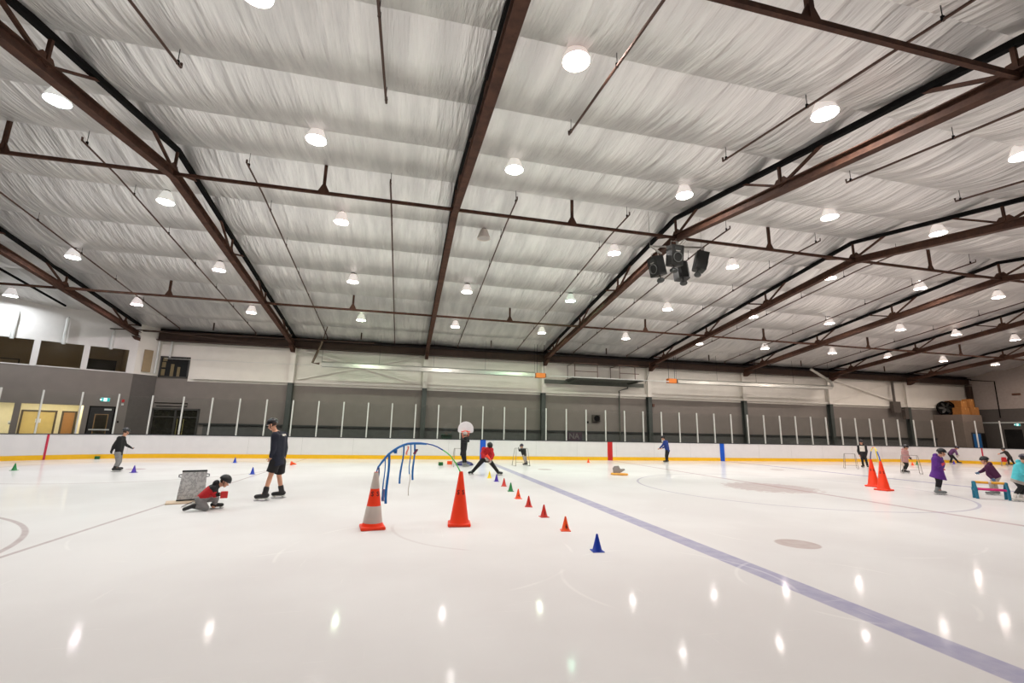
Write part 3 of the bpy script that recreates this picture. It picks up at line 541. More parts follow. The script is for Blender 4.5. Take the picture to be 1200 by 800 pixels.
make_person('purple', 'child in flared bright purple coat and black leggings standing beside orange cones', dict(top=[cPurple, cHot], hem=.14, flare=1.55, bulk=1.14, legs=cBlack, helmet=hBlack, boot=bGrey, glove=cHot, hood=True, leg_w=.95))
make_person('far_purple', 'person in muted purple jacket bending over by the far boards', dict(top=cDPurple, hem=.06, legs=cBlack, helmet=hPurple, boot=bBlack, glove=cLGrey, bulk=1.05))
make_person('maroon', 'child in plum jacket and pale trousers leaning behind the foam hurdle', dict(top=cPlum, hem=.05, bulk=1.16, legs=cLGrey, helmet=hBlack, boot=bGrey, glove=cBlueGlove, hood=True))
make_person('cyan', 'child in turquoise padded jacket and white skates at the end of the foam hurdle', dict(top=[cCyan, cLGrey], hem=.07, flare=1.12, bulk=1.22, legs=cBlack, helmet=hPurple, boot=bWhite, hood=True,
    pattern=lambda q: 1 if q['t'] < .02 and q['w'] > .1 else 0))
make_person('far_kid', 'child in dark olive jacket bending over a red chair at the curved boards', dict(top=cOlive, hem=.03, legs=cBlack, helmet=hBlack, boot=bBlack))

# ------------------------------------------------------------------ ice, walkway, roof
mb = MB(); mb.quad([(-17.9, .3, 0), (42.4, .3, 0), (42.4, 25.9, 0), (-17.9, 25.9, 0)])
# the ice sheet follows the rounded corners of the rink
CL, CR, RC, CY = -9.8, 34.35, 8.53, YB-8.53
def rink_path(step=None):
    """(point, outward normal) along the boards from one end, round the far side, to the other end"""
    P = []
    for y in (8.0, 10.5, 13., 15.5): P.append((Vector((CL-RC, y, 0)), Vector((-1, 0, 0))))
    for i in range(25):
        a = PI-i*(PI/2)/24; n = Vector((math.cos(a), math.sin(a), 0)); P.append((Vector((CL, CY, 0))+n*RC, n))
    for x in (-6., -2., 2., 6., 10., 14., 18., 22., 26., 30.): P.append((Vector((x, YB, 0)), Vector((0, 1, 0))))
    for i in range(25):
        a = PI/2-i*(PI/2)/24; n = Vector((math.cos(a), math.sin(a), 0)); P.append((Vector((CR, CY, 0))+n*RC, n))
    for y in (15.5, 13., 10.5, 8.0): P.append((Vector((CR+RC, y, 0)), Vector((1, 0, 0))))
    return P
PATH = rink_path()
mb.bm.free(); mb = MB()
mb.quad([(p+n*.02).to_tuple() for p, n in PATH]+[(CR+RC, -.2, 0), (CL-RC, -.2, 0)])
structure(mb.obj('floor', ICE), 'white ice sheet with faded painted lines')
mb = MB(); mb.box((10.2, 12.5, -.06), (74, 34, .1)); structure(mb.obj('floor_walkway', CONC), 'dark walkway around the rink')

def roof():
    mb = MB(); step = 2.25; xs = [-27+i*.75 for i in range(102)]; rows = []
    ys = []
    for k in range(-7, 7):
        a, b = YR+k*step, YR+(k+1)*step
        for i in range(9): ys.append((a+(b-a)*i/8, i/8, k))
    rnd = random.Random(3)
    bag = {}
    for y, u, k in ys:
        row = []
        for j, x in enumerate(xs):
            bay = math.floor((x-X0)/BAY); f = ((x-X0)/BAY-bay)
            sg = bag.setdefault((k, bay), rnd.uniform(.20, .27))
            w = .012*math.sin(x*5.1+y*.7)+.01*math.sin(x*9.7-y*1.1+k)
            sag = sg*math.sin(PI*u*.84)*(.82+.18*math.sin(PI*f))
            row.append(mb.bm.verts.new((x, y, zfoil(y)+.04-sag+(w if 0 < u < 1 else 0))))
        rows.append(row)
    for A, B in zip(rows, rows[1:]):
        for i in range(len(xs)-1): mb.bm.faces.new((A[i], B[i], B[i+1], A[i+1]))
    me = mb.mesh('ceiling', FOIL)
    for p in me.polygons: p.use_smooth = True
    # keep the crease along each purlin sharp
    vy = {round(v.index) for v in me.vertices}
    yk = [YR+k*step for k in range(-7, 8)]
    for e in me.edges:
        a, b = me.vertices[e.vertices[0]].co, me.vertices[e.vertices[1]].co
        if abs(a.y-b.y) < 2e-3 and min(abs(a.y-q) for q in yk) < 1e-3: e.use_edge_sharp = True
    o = bpy.data.objects.new('ceiling', me); COL.objects.link(o)
    structure(o, 'silver roof foil sagging between purlins')
roof()

# ------------------------------------------------------------------ walls
def wall_grid(name, o, d, back, ts, zs, holes, thick, mat_of, mats, ztop=None, label=None):
    """wall made of cells; cells inside a hole are left open"""
    o, d, back = Vector(o), Vector(d), Vector(back); mb = MB()
    for t0, t1 in zip(ts, ts[1:]):
        for z0, z1 in zip(zs, zs[1:]):
            tm, zm = (t0+t1)/2, (z0+z1)/2
            if any(a < tm < b and c < zm < e for a, b, c, e in holes): continue
            mb.mi = mat_of(tm, zm)
            top = z1 == zs[-1] and ztop
            za, zb = (ztop(t0), ztop(t1)) if top else (z1, z1)
            P = lambda t, v, z: o+d*t+back*v+Vector((0, 0, z))
            mb.hexa([P(t0, 0, z0), P(t1, 0, z0), P(t1, thick, z0), P(t0, thick, z0), P(t0, 0, za), P(t1, 0, zb), P(t1, thick, zb), P(t0, thick, za)])
    return structure(mb.obj(name, mats), label)
W3 = [DADO, GREYW, WHITEW]
TOPB = zfoil(YW)+.02
# back wall: dark dado, grey band, white above
wall_grid('wall_back', (-13.4, YW, 0), (1, 0, 0), (0, 1, 0), [0, 1.5, 2.3, 2.6, XW+13.4], [0, 1.62, 3.98, 4.15, TOPB], [], .25,
          lambda t, z: 2 if z > 4.15 or (z > 3.98 and t > 1.5) else (1 if z > 1.62 or t < 2.6 else 0), W3, label='grey and white back wall')
# angled block at the corner with upper windows and lower openings
C0, DW, BW = Vector((-14.1, 28.0, 0)), Vector((-.831, -.556, 0)), Vector((-.556, .831, 0))
def LW(t, v, z): return C0+DW*t+BW*v+Vector((0, 0, z))
upper = [(.28, 1.90, 4.2, 5.47), (2.04, 3.66, 4.2, 5.47), (3.80, 5.42, 4.2, 5.47), (5.56, 7.2, 4.2, 5.47)]
lower = [(.42, 1.46, 0, 2.44), (1.66, 3.80, 0, 2.44), (4.02, 6.6, 0, 2.44)]
wall_grid('wall_left', C0, DW, BW, [0, .28, .42, 1.46, 1.66, 1.90, 2.04, 3.66, 3.80, 4.02, 5.42, 5.56, 6.6, 7.2, 14], [0, 2.44, 4.2, 5.47, 7.4],
          [(a, b, c, e) for a, b, c, e in upper+lower], .16, lambda t, z: 0 if z < 4.2 else 1, [GREYW, mat('pale_wall_paint', srgb(214, 210, 205), .65, var=.02)], ztop=lambda t: zfoil(28.0-.556*t)+.02, label='angled corner wall with viewing windows')
mb = MB()
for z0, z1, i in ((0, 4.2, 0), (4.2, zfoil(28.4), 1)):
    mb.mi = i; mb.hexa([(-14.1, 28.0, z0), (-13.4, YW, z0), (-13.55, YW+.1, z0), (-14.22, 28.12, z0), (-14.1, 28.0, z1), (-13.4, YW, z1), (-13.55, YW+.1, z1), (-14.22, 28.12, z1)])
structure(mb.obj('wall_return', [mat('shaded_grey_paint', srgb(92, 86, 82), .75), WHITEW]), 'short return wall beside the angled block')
# end walls and the wall behind the camera
def gable(name, x, thick, y0, y1, split, mats):
    mb = MB()
    mb.mi = 0; mb.hexa([(x, y0, 0), (x, y1, 0), (x+thick, y1, 0), (x+thick, y0, 0), (x, y0, split), (x, y1, split), (x+thick, y1, split), (x+thick, y0, split)])
    mb.mi = 1
    mb.prism([(y0, split), (y1, split), (y1, zfoil(y1)), (YR, zfoil(YR)), (y0, zfoil(y0))], (x, 0, 0), (0, 1, 0), (0, 0, 1), (1, 0, 0), thick)
    return structure(mb.obj(name, mats))
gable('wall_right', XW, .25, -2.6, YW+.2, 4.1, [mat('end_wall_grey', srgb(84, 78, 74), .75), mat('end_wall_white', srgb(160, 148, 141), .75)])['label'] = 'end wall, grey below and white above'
gable('wall_far_left', -26., .25, -2.6, 20.2, 4.1, [GREYW, WHITEW])
mb = MB(); mb.mi = 0; mb.box((10.2, -2.6, 2.05), (72.6, .2, 4.1)); mb.mi = 1; mb.box((10.2, -2.6, (4.1+zfoil(-2.6))/2), (72.6, .2, zfoil(-2.6)-4.1))
structure(mb.obj('wall_near', [GREYW, WHITEW]))
# rooms behind the angled wall
def room(name, t0, t1, v0, v1, z0, z1, m, cm, fm):
    mb = MB(); P = LW
    mb.mi = 0
    mb.quad([P(t0, v1, z0), P(t1, v1, z0), P(t1, v1, z1), P(t0, v1, z1)])
    mb.quad([P(t0, v0, z0), P(t0, v1, z0), P(t0, v1, z1), P(t0, v0, z1)]); mb.quad([P(t1, v0, z0), P(t1, v1, z0), P(t1, v1, z1), P(t1, v0, z1)])
    mb.mi = 1; mb.quad([P(t0, v0, z1), P(t1, v0, z1), P(t1, v1, z1), P(t0, v1, z1)])
    mb.mi = 2; mb.quad([P(t0, v0, z0), P(t1, v0, z0), P(t1, v1, z0), P(t0, v1, z0)])
    return structure(mb.obj(name, [m, cm, fm]))
room('wall_viewing_room', .2, 9, .16, 3.4, 3.6, 6.2, TANW, TANW, CONC)
room('wall_lobby', .35, 9, .16, 2.6, .0, 2.75, CREAM, CREAM, CONC)
mb = MB(); mb.hexa([LW(1.56, .17, 0), LW(1.64, .17, 0), LW(1.64, 2.55, 0), LW(1.56, 2.55, 0), LW(1.56, .17, 2.7), LW(1.64, .17, 2.7), LW(1.64, 2.55, 2.7), LW(1.56, 2.55, 2.7)])
structure(mb.obj('wall_lobby_partition', CREAM))
PANEL = mat('lit_ceiling_panel', (.9, .85, .7), .5, emit=(1, .93, .78), estr=34.)
FILL_PANEL = mat('viewing_fill_panel', (.9, .85, .7), .5, emit=(1, .84, .62), estr=5.)
def lw_box(mb, t0, t1, v0, v1, z0, z1):
    mb.hexa([LW(t0, v0, z0), LW(t1, v0, z0), LW(t1, v1, z0), LW(t0, v1, z0), LW(t0, v0, z1), LW(t1, v0, z1), LW(t1, v1, z1), LW(t0, v1, z1)])
def lw_thing(name, mats, boxes, label, cat, group=None):
    """one thing fixed to the angled wall: boxes = [(t0,t1,v0,v1,z0,z1,material index)]"""
    mb = MB()
    for *q, i in boxes: mb.mi = i; lw_box(mb, *q)
    return tag(mb.obj(name, mats), label, cat, group)
for i, (t, where) in enumerate(((2.2, 'over the narrow tan door'), (3.3, 'over the wide tan door'), (4.9, 'over the vending machine'))):
    lw_thing('lobby_ceiling_light', [ALU, PANEL], [(t-.32, t+.32, .9, 1.5, 2.70, 2.745, 0), (t-.28, t+.28, .94, 1.46, 2.69, 2.70, 1)], 'glowing lobby ceiling light '+where, 'light')
for i, t in enumerate((1.1, 2.9, 4.6, 6.4)):  # small glowing panels added to light the viewing room
    lw_thing('viewing_room_fill_light', [ALU, FILL_PANEL], [(t-.3, t+.3, 1.3, 1.8, 6.15, 6.195, 0), (t-.26, t+.26, 1.34, 1.76, 6.14, 6.15, 1)], 'added dim fill light in the viewing room, %s window from the corner' % ordinal(i), 'light')
# window frames with panes
for i, (a, b, c, e) in enumerate(upper):
    mb = MB(); w = .045
    for q in ((a, b, c, c+w), (a, b, e-w, e), (a, a+w, c, e), (b-w, b, c, e)): lw_box(mb, q[0], q[1], -.02, .10, q[2], q[3])
    f = mb.obj('window_%d' % (i+1), MATS['pale_wall_paint']); structure(f, 'upper viewing window in the angled wall')
    mb = MB(); mb.quad([LW(a+w, .05, c+w), LW(b-w, .05, c+w), LW(b-w, .05, e-w), LW(a+w, .05, e-w)]); mb.obj('glass_pane', GLASS, f)
mb = MB()
for s in range(12): lw_box(mb, .50+s*.1, .53+s*.1, 3.28, 3.34, 3.7, 5.05)
lw_box(mb, .42, 1.72, 3.3, 3.38, 3.65, 5.12)
tag(mb.obj('barred_shutter', mat('dark_shutter', srgb(44, 40, 32), .6)), 'dark barred shutter inside the viewing room by the corner', 'shutter')
lw_thing('picture_panel', [mat('dark_panel', srgb(52, 44, 34), .6), TANW], [(4.2, 5.6, 3.3, 3.38, 3.7, 4.75, 0), (4.25, 5.55, 3.29, 3.3, 4.3, 4.7, 1)], 'dark framed counter opening deep in the viewing room', 'panel')
# lobby: tan doors, vending machine, notice
TAND = mat('tan_door', srgb(182, 158, 96), .5, var=.05); BROWND = mat('brown_door', srgb(150, 104, 54), .5, var=.05)
def lobby_door(t0, t1, m, label):
    r = empty('lobby_door', LW((t0+t1)/2, 2.55, 0), label, 'door'); P0 = Vector(r.location)
    def bb(name, mm, *q):
        mb = MB(); lw_box(mb, *q); bmesh.ops.translate(mb.bm, verts=mb.bm.verts[:], vec=-P0); return mb.obj(name, mm, r)
    bb('door_leaf', m, t0+.08, t1-.08, 2.52, 2.585, .01, 2.1)
    mb = MB()
    for q in ((t0, t0+.08, 2.48, 2.595, 0, 2.18), (t1-.08, t1, 2.48, 2.595, 0, 2.18), (t0+.08, t1-.08, 2.48, 2.595, 2.1, 2.18)): lw_box(mb, *q)
    bmesh.ops.translate(mb.bm, verts=mb.bm.verts[:], vec=-P0); mb.obj('door_frame', mat('dark_door_frame', srgb(70, 58, 40), .5), r)
    mb = MB(); mb.tube([LW(t0+.16, 2.50, 1.02)-P0, LW(t0+.16, 2.45, 1.02)-P0, LW(t0+.28, 2.45, 1.02)-P0], .012, 6); mb.obj('handle', CHROME, r)
    if t1-t0 > 1: bb('notice', ALU, (t0+t1)/2-.1, (t0+t1)/2+.1, 2.51, 2.52, 1.55, 1.75)
lobby_door(2.45, 3.75, TAND, 'wide tan door inside the lit lobby')
lobby_door(1.70, 2.28, BROWND, 'narrow brown door inside the lit lobby')
r = empty('vending_machine', LW(5.2, 2.1, 0), 'dark drinks vending machine with blue front in the lobby', 'vending machine'); P0 = Vector(r.location)
def vm(name, mm, *q):
    mb = MB(); lw_box(mb, *q); bmesh.ops.translate(mb.bm, verts=mb.bm.verts[:], vec=-P0); return mb.obj(name, mm, r)
vm('cabinet', mat('black_machine', srgb(20, 24, 26), .4), 4.62, 5.8, 1.85, 2.5, 0, 1.95)
vm('display', mat('blue_display', srgb(30, 110, 170), .3, emit=(.1, .45, .8), estr=.5), 5.1, 5.72, 1.83, 1.85, .9, 1.6)
vm('side_trim', REDP, 4.60, 4.64, 1.83, 1.86, .1, 1.9)
vm('price_panel', mat('yellow_label', srgb(232, 210, 30), .5, emit=(.9, .8, .1), estr=.4), 4.98, 5.06, 1.83, 1.85, 1.12, 1.36)
for s in range(6): vm('drink_label', mat('pale_blue_label', srgb(170, 210, 225), .4, emit=(.6, .8, 1.), estr=.5), 4.9+s*.12, 4.97+s*.12, 1.815, 1.828, 1.66, 1.72+.05*(s % 2))
lw_thing('wall_notice', [ALU, BLK], [(3.95, 4.12, 2.56, 2.595, 1.45, 1.62, 0), (3.97, 4.10, 2.55, 2.56, 1.47, 1.51, 1)], 'small white notice on the cream lobby wall', 'notice')
# black exit door
r = empty('door_exit', LW(.94, 0, 0), 'black glazed exit door under the green exit sign', 'door'); P0 = Vector(r.location)
def ed(name, mm, *qs):
    mb = MB()
    for q in qs: lw_box(mb, *q)
    bmesh.ops.translate(mb.bm, verts=mb.bm.verts[:], vec=-P0); return mb.obj(name, mm, r)
ed('door_leaf', mat('black_door', srgb(26, 24, 24), .4), (.50, .70, .05, .10, 0, 2.38), (1.18, 1.40, .05, .10, 0, 2.38), (.70, 1.18, .05, .10, 2.02, 2.38), (.70, 1.18, .05, .10, 0, .95))
ed('door_frame', BLK, (.42, .50, .0, .14, 0, 2.44), (1.40, 1.46, 0, .14, 0, 2.44), (.5, 1.40, 0, .14, 2.38, 2.44))
ed('glass_pane', GLASS, (.70, 1.18, .07, .075, .95, 2.02))
ed('window_trim', mat('brass_trim', srgb(176, 140, 96), .4, .3), (.68, .71, .035, .05, .93, 2.04), (1.17, 1.20, .035, .05, .93, 2.04), (.71, 1.17, .035, .05, 2.01, 2.04), (.71, 1.17, .035, .05, .93, .96))
ed('push_bar', ALU, (.56, 1.34, -.03, .02, 1.24, 1.30))
ed('door_closer', ALU, (.60, .88, 0.0, .05, 2.24, 2.32))
# green running-man exit sign
def exit_sign(o, ex, ey, ez, label, w=.36, h=.20):
    """o centre, ex along, ez up, ey out of the wall"""
    o, ex, ey, ez = map(Vector, (o, ex, ey, ez))
    r = empty('exit_sign', o, label, 'sign')
    mb = MB(); M = Matrix((ex, ey, ez)).transposed(); mb.box((0, 0, 0), (w, .05, h), M, .006); mb.obj('housing', ALU, r)
    mb = MB(); mb.box(ey*.027, (w*.95, .006, h*.9), M); mb.obj('sign_face', mat('green_sign_face', srgb(30, 150, 150), .4, emit=(.02, .35, .33), estr=.9), r)
    mb = MB(); q = ey*.032
    mb.box(q+ex*.0+ez*0, (w*.34, .004, h*.82), M)
    mb.obj('door_pictogram', mat('white_pictogram', (.9, .95, .95), .4, emit=(.8, 1, 1), estr=1.1), r)
    mb = MB(); q = ey*.037; s = h*.4
    def seg(a, b, t): mb.bar(q+ex*a[0]*s+ez*a[1]*s, q+ex*b[0]*s+ez*b[1]*s, .004, t*s, up=ex if abs(b[0]-a[0]) < abs(b[1]-a[1]) else ez)
    seg((-.05, .35), (.1, -.1), .26); seg((.1, -.1), (-.3, -.5), .16); seg((-.3, -.5), (-.6, -.5), .14); seg((.1, -.1), (.4, -.45), .16); seg((.4, -.45), (.3, -.85), .14)
    seg((0, .3), (.4, .1), .12); seg((0, .3), (-.35, .05), .12); mb.ellipsoid(q+(ex*-.1+ez*.62)*s, (ex*.16*s, ey*.003, ez*.16*s), 10, 6)
    mb.obj('running_figure', mat('green_pictogram', srgb(10, 120, 110), .4), r)
    mb = MB()
    for sg in (-1,):
        c = ey*.032+ex*sg*w*.33
        mb.prism([(-.1, -.3), (.5, -.3), (.5, -.65), (1., 0), (.5, .65), (.5, .3), (-.1, .3)], c-ex*.02, ex*s*sg, ez*s, ey, .003)
    mb.obj('arrow', MATS['white_pictogram'], r)
exit_sign(LW(.92, -.035, 2.77), -DW, -BW, (0, 0, 1), 'small green exit sign with running figure above the black door')
r = lw_thing('alarm_beacon', [REDP, ALU], [(.16, .27, -.06, 0, 2.68, 2.82, 0), (.17, .26, -.05, 0, 2.52, 2.62, 1)], 'small red alarm and white call point beside the exit door', 'alarm')
lw_thing('light_switch', [BLK], [(.24, .31, -.03, 0, 1.62, 1.72, 0)], 'small dark switch plate low beside the exit door', 'switch')
for i, t in enumerate((4.58, 2.86, 1.09)):
    mb = MB(); mb.tube([LW(t, -.16, 5.34), LW(t, -.16, 6.3 if t < 2 else 6.62)], .075, 10); mb.tube([LW(t, -.16, 6.3 if t < 2 else 6.62), LW(t, -.06, 6.36 if t < 2 else 6.68)], .05, 8)
    tag(mb.obj('downpipe', ALU), 'white vertical pipe above the viewing windows, %s from the corner' % ordinal(2-i), 'pipe', 'white pipes over the viewing windows')
mb = MB(); mb.tube([(-13.42, 28.62, 4.3), (-13.42, 28.62, 6.2)], .06, 10); tag(mb.obj('downpipe', ALU), 'white vertical pipe in the shaded corner recess', 'pipe')
mb = MB(); mb.tube([(-12.86, 28.72, 5.25), (-12.86, 28.72, 6.3)], .05, 10); tag(mb.obj('hanging_pipe', ALU), 'thin white pipe hanging over the dark office window', 'pipe')
mb = MB(); mb.box((-13.72, 28.34, 4.95), (.03, .42, 1.2), Matrix.Rotation(-.66, 3, 'Z')); tag(mb.obj('wall_panel', TANW), 'beige flat panel on the short return wall', 'panel')

# dark office window and glazed doors in the back wall next to the block
mb = MB()
for q in ((-13.35, -11.9, 4.15, 4.21), (-13.35, -11.9, 5.26, 5.32), (-13.35, -13.29, 4.15, 5.32), (-11.96, -11.9, 4.15, 5.32)): mb.box(((q[0]+q[1])/2, YW-.03, (q[2]+q[3])/2), (q[1]-q[0], .08, q[3]-q[2]))
f = structure(mb.obj('window_5', mat('dark_frame', srgb(60, 58, 54), .5)), 'dark office window in the back wall')
mb = MB(); mb.quad([(-13.3, YW-.02, 4.2), (-11.95, YW-.02, 4.2), (-11.95, YW-.02, 5.28), (-13.3, YW-.02, 5.28)]); mb.obj('glass_pane', DGLASS, f)
mb = MB()
for x, w, z0, z1 in ((-13.15, .18, 4.25, 4.6), (-13.15, .18, 4.7, 5.0), (-13.12, .2, 5.05, 5.25), (-12.72, .16, 4.22, 4.9), (-12.4, .14, 4.22, 4.75)): mb.box((x, YW-.028, (z0+z1)/2), (w, .01, z1-z0))
mb.obj('interior_blind', mat('ochre_blind', srgb(112, 98, 66), .7), f)
mb = MB()
for x in (-13.3, -12.2, -11.1): mb.box((x, YW-.03, 1.2), (.09, .08, 2.4))
mb.box((-12.2, YW-.03, 2.42), (2.3, .08, .1)); mb.box((-12.2, YW-.03, 2.0), (2.2, .06, .05))
f = structure(mb.obj('door_2', mat('dark_frame', srgb(60, 58, 54), .5)), 'dark glazed double doors in the back wall')
mb = MB(); mb.quad([(-13.3, YW-.02, 0), (-11.1, YW-.02, 0), (-11.1, YW-.02, 2.4), (-13.3, YW-.02, 2.4)]); mb.obj('glass_pane', mat('dark_door_glass', srgb(34, 34, 26), .1), f)
mb = MB()
for x in (-12.05, -11.75): mb.tube([(x, YW-.09, 1.0), (x, YW-.09, 1.9)], .018, 6)
mb.obj('handle', mat('ochre_handle', srgb(150, 140, 84), .4, .3), f)
mb = MB(); mb.tube([(-13.3, YW-.04, 2.75), (-11.7, YW-.04, 2.75), (-11.7, YW-.04, 2.58), (-13.2, YW-.04, 2.58)], .02, 6); tag(mb.obj('mounted_conduit_loop', BLK), 'dark looped conduit above the dark glazed doors', 'conduit')

# horizontal trim at the top of the grey band, dado rail
mb = MB(); mb.box((17.3, YW-.09, 4.19), (57.8, .18, .16)); structure(mb.obj('trim_1', WHITEW), 'white girt along the back wall')
mb = MB(); mb.box((17.6, YW-.05, 1.66), (57.2, .10, .09)); structure(mb.obj('trim_2', mat('dado_rail', srgb(52, 54, 52), .5)), 'dark rail along the back wall')
# columns
for k in range(0, 7):
    x = X0+k*BAY
    r = empty('wall_column', (x, YW-.17, 0), 'steel column of the back wall, white above and dark below, %s past the corner block' % ordinal(k), 'column', 'back wall columns')
    for nm, z0, z1, m in (('lower_section', 0, 4.1, DGREEN), ('upper_section', 4.1, 6.25, WHITEW)):
        mb = MB(); h = z1-z0; z = (z0+z1)/2
        mb.box((0, -.15, z), (.28, .02, h)); mb.box((0, .15, z), (.28, .02, h)); mb.box((0, 0, z), (.02, .28, h)); mb.obj(nm, m, r)
# cross bracing
for a, where in ((X0, 'over the long heater tube'), (X0+5*BAY, 'by the cardboard boxes')):
    for s in (0, 1):
        mb = MB(); xa, xb = (a+.3, a+BAY-.3) if s == 0 else (a+BAY-.3, a+.3)
        mb.bar((xa, YW-.14-.05*s, 4.35), (xb, YW-.14-.05*s, 6.1), .03, .11)
        tag(mb.obj('cross_brace', WHITEW), 'white diagonal wall brace %s, %s' % (where, 'rising from the block side' if s == 0 else 'rising toward the block side'), 'brace', 'wall braces')
# eave beam
r = empty('eave_beam', (16.4, 28.62, 6.15), 'long dark brown steel beam along the top of the back wall', 'beam')
dk = mat('dark_oxide_steel', srgb(60, 41, 30), .7, var=.2, scale=3)
mb = MB(); mb.box((0, 0, .22), (59.8, .12, .42)); mb.obj('web', dk, r)
mb = MB(); mb.box((0, -.04, .01), (59.8, .42, .05)); mb.obj('lower_flange', dk, r)
mb = MB(); mb.box((0, -.04, .47), (59.8, .42, .06)); mb.obj('upper_flange', mat('black_flange', srgb(28, 20, 18), .7), r)
mb = MB(); mb.box((0, .1, .64), (59.8, .1, .32)); mb.obj('closure_plate', mat('black_flange', srgb(28, 20, 18), .7), r)
# cable tray under the roof edge near the corner
mb = MB(); mb.tube([(-14.5, 28.1, 6.55), (-2., 28.1, 6.62)], .05, 8); tag(mb.obj('roof_edge_pipe', dk), 'brown pipe along the roof edge by the corner block', 'pipe')
mb = MB(); mb.tube([(-15.3, 27.3, 6.42), (-13.3, 27.6, 6.5), (-8, 28.3, 6.2)], .03, 8); tag(mb.obj('roof_edge_pipe', dk), 'thin brown pipe below the roof edge, bent by the corner block', 'pipe')

# ------------------------------------------------------------------ rink boards: panels, kick plate, cap, stripes, posts and glass
boards = empty('rink_boards', (XC, YB, 0), 'white rink boards with yellow kick plate and tall glass around the ice', 'rink boards')
O = Vector(boards.location)
def sweep(prof, path=PATH):
    mb = MB(); rows = []
    for p, n in path: rows.append([mb.bm.verts.new(p+n*u+Vector((0, 0, z))-O) for u, z in prof])
    for A, B in zip(rows, rows[1:]):
        for i in range(len(prof)): mb.bm.faces.new((A[i], A[(i+1) % len(prof)], B[(i+1) % len(prof)], B[i]))
    mb.bm.faces.new(rows[0]); mb.bm.faces.new(rows[-1][::-1]); return mb
sweep([(0, .2), (.12, .2), (.12, 1.08), (0, 1.08)]).obj('white_panel', BOARDW, boards)
sweep([(-.012, -.01), (.13, -.01), (.13, .2), (-.012, .2)]).obj('kick_plate', YELLOW, boards)
sweep([(-.02, 1.08), (.15, 1.08), (.15, 1.115), (-.02, 1.115)]).obj('cap_rail', DNAVY, boards)
def sub_path(x0, x1, y):  return [(Vector((x0, y, 0)), Vector((0, 1, 0))), (Vector((x1, y, 0)), Vector((0, 1, 0)))]
for x, m in ((XB, BLUEP), (XC, REDP), (XD, BLUEP)): sweep([(-.018, -.005), (.02, -.005), (.02, 1.085), (-.018, 1.085)], sub_path(x-.16, x+.16, YB)).obj('line_stripe', m, boards)
for cx, sg in ((CL, -1), (CR, 1)):
    a = math.acos(5.2/RC); pth = []
    for da in (-.0045, .0045):
        n = Vector((sg*math.cos(a+da), math.sin(a+da), 0)); pth.append((Vector((cx, CY, 0))+n*RC, n))
    if sg > 0: pth = pth[::-1]
    sweep([(-.018, -.005), (.02, -.005), (.02, 1.085), (-.018, 1.085)], pth).obj('goal_line_stripe', mat('crimson_stripe', srgb(190, 40, 70), .4), boards)
# thin seams between the board panels
def along(s):
    """point and normal s metres along the far boards, s=0 at the blue line stripe; follows the corners"""
    if CL <= XB+s <= CR: return Vector((XB+s, YB, 0)), Vector((0, 1, 0))
    if XB+s < CL: a = PI/2+(CL-XB-s)/RC; c = CL
    else: a = PI/2-(XB+s-CR)/RC; c = CR
    n = Vector((math.cos(a), math.sin(a), 0)); return Vector((c, CY, 0))+n*RC, n
ST = 1.265; HG = 2.98
posts = [-.05+ST*i for i in range(-20, 33)]
for i, s in enumerate(posts):
    p, n = along(s); t = Vector((n.y, -n.x, 0)); M = Matrix((t, n, Vector((0, 0, 1)))).transposed()
    mb = MB(); mb.box(p+n*.06-O+Vector((0, 0, (1.115+HG)/2)), (.062, .075, HG-1.115), M, .006); mb.obj('glass_post', ALU, boards)
    if i+1 < len(posts):
        p2, n2 = along(posts[i+1])
        mb = MB(); a, b = p+n*.06-O, p2+n2*.06-O; g = (b-a).normalized()*.032
        mb.quad([a+g+Vector((0, 0, 1.115)), b-g+Vector((0, 0, 1.115)), b-g+Vector((0, 0, HG-.06)), a+g+Vector((0, 0, HG-.06))]); mb.obj('glass_pane', GLASS, boards)
SEAM = mat('board_seam', srgb(176, 174, 172), .5)
for i in range(-8, 13):
    p, n = along(i*2.53+.6); t = Vector((n.y, -n.x, 0)); M = Matrix((t, n, Vector((0, 0, 1)))).transposed()
    mb = MB(); mb.box(p-n*.0-O+Vector((0, 0, .64)), (.008, .006, .87), M); mb.obj('panel_seam', SEAM, boards)

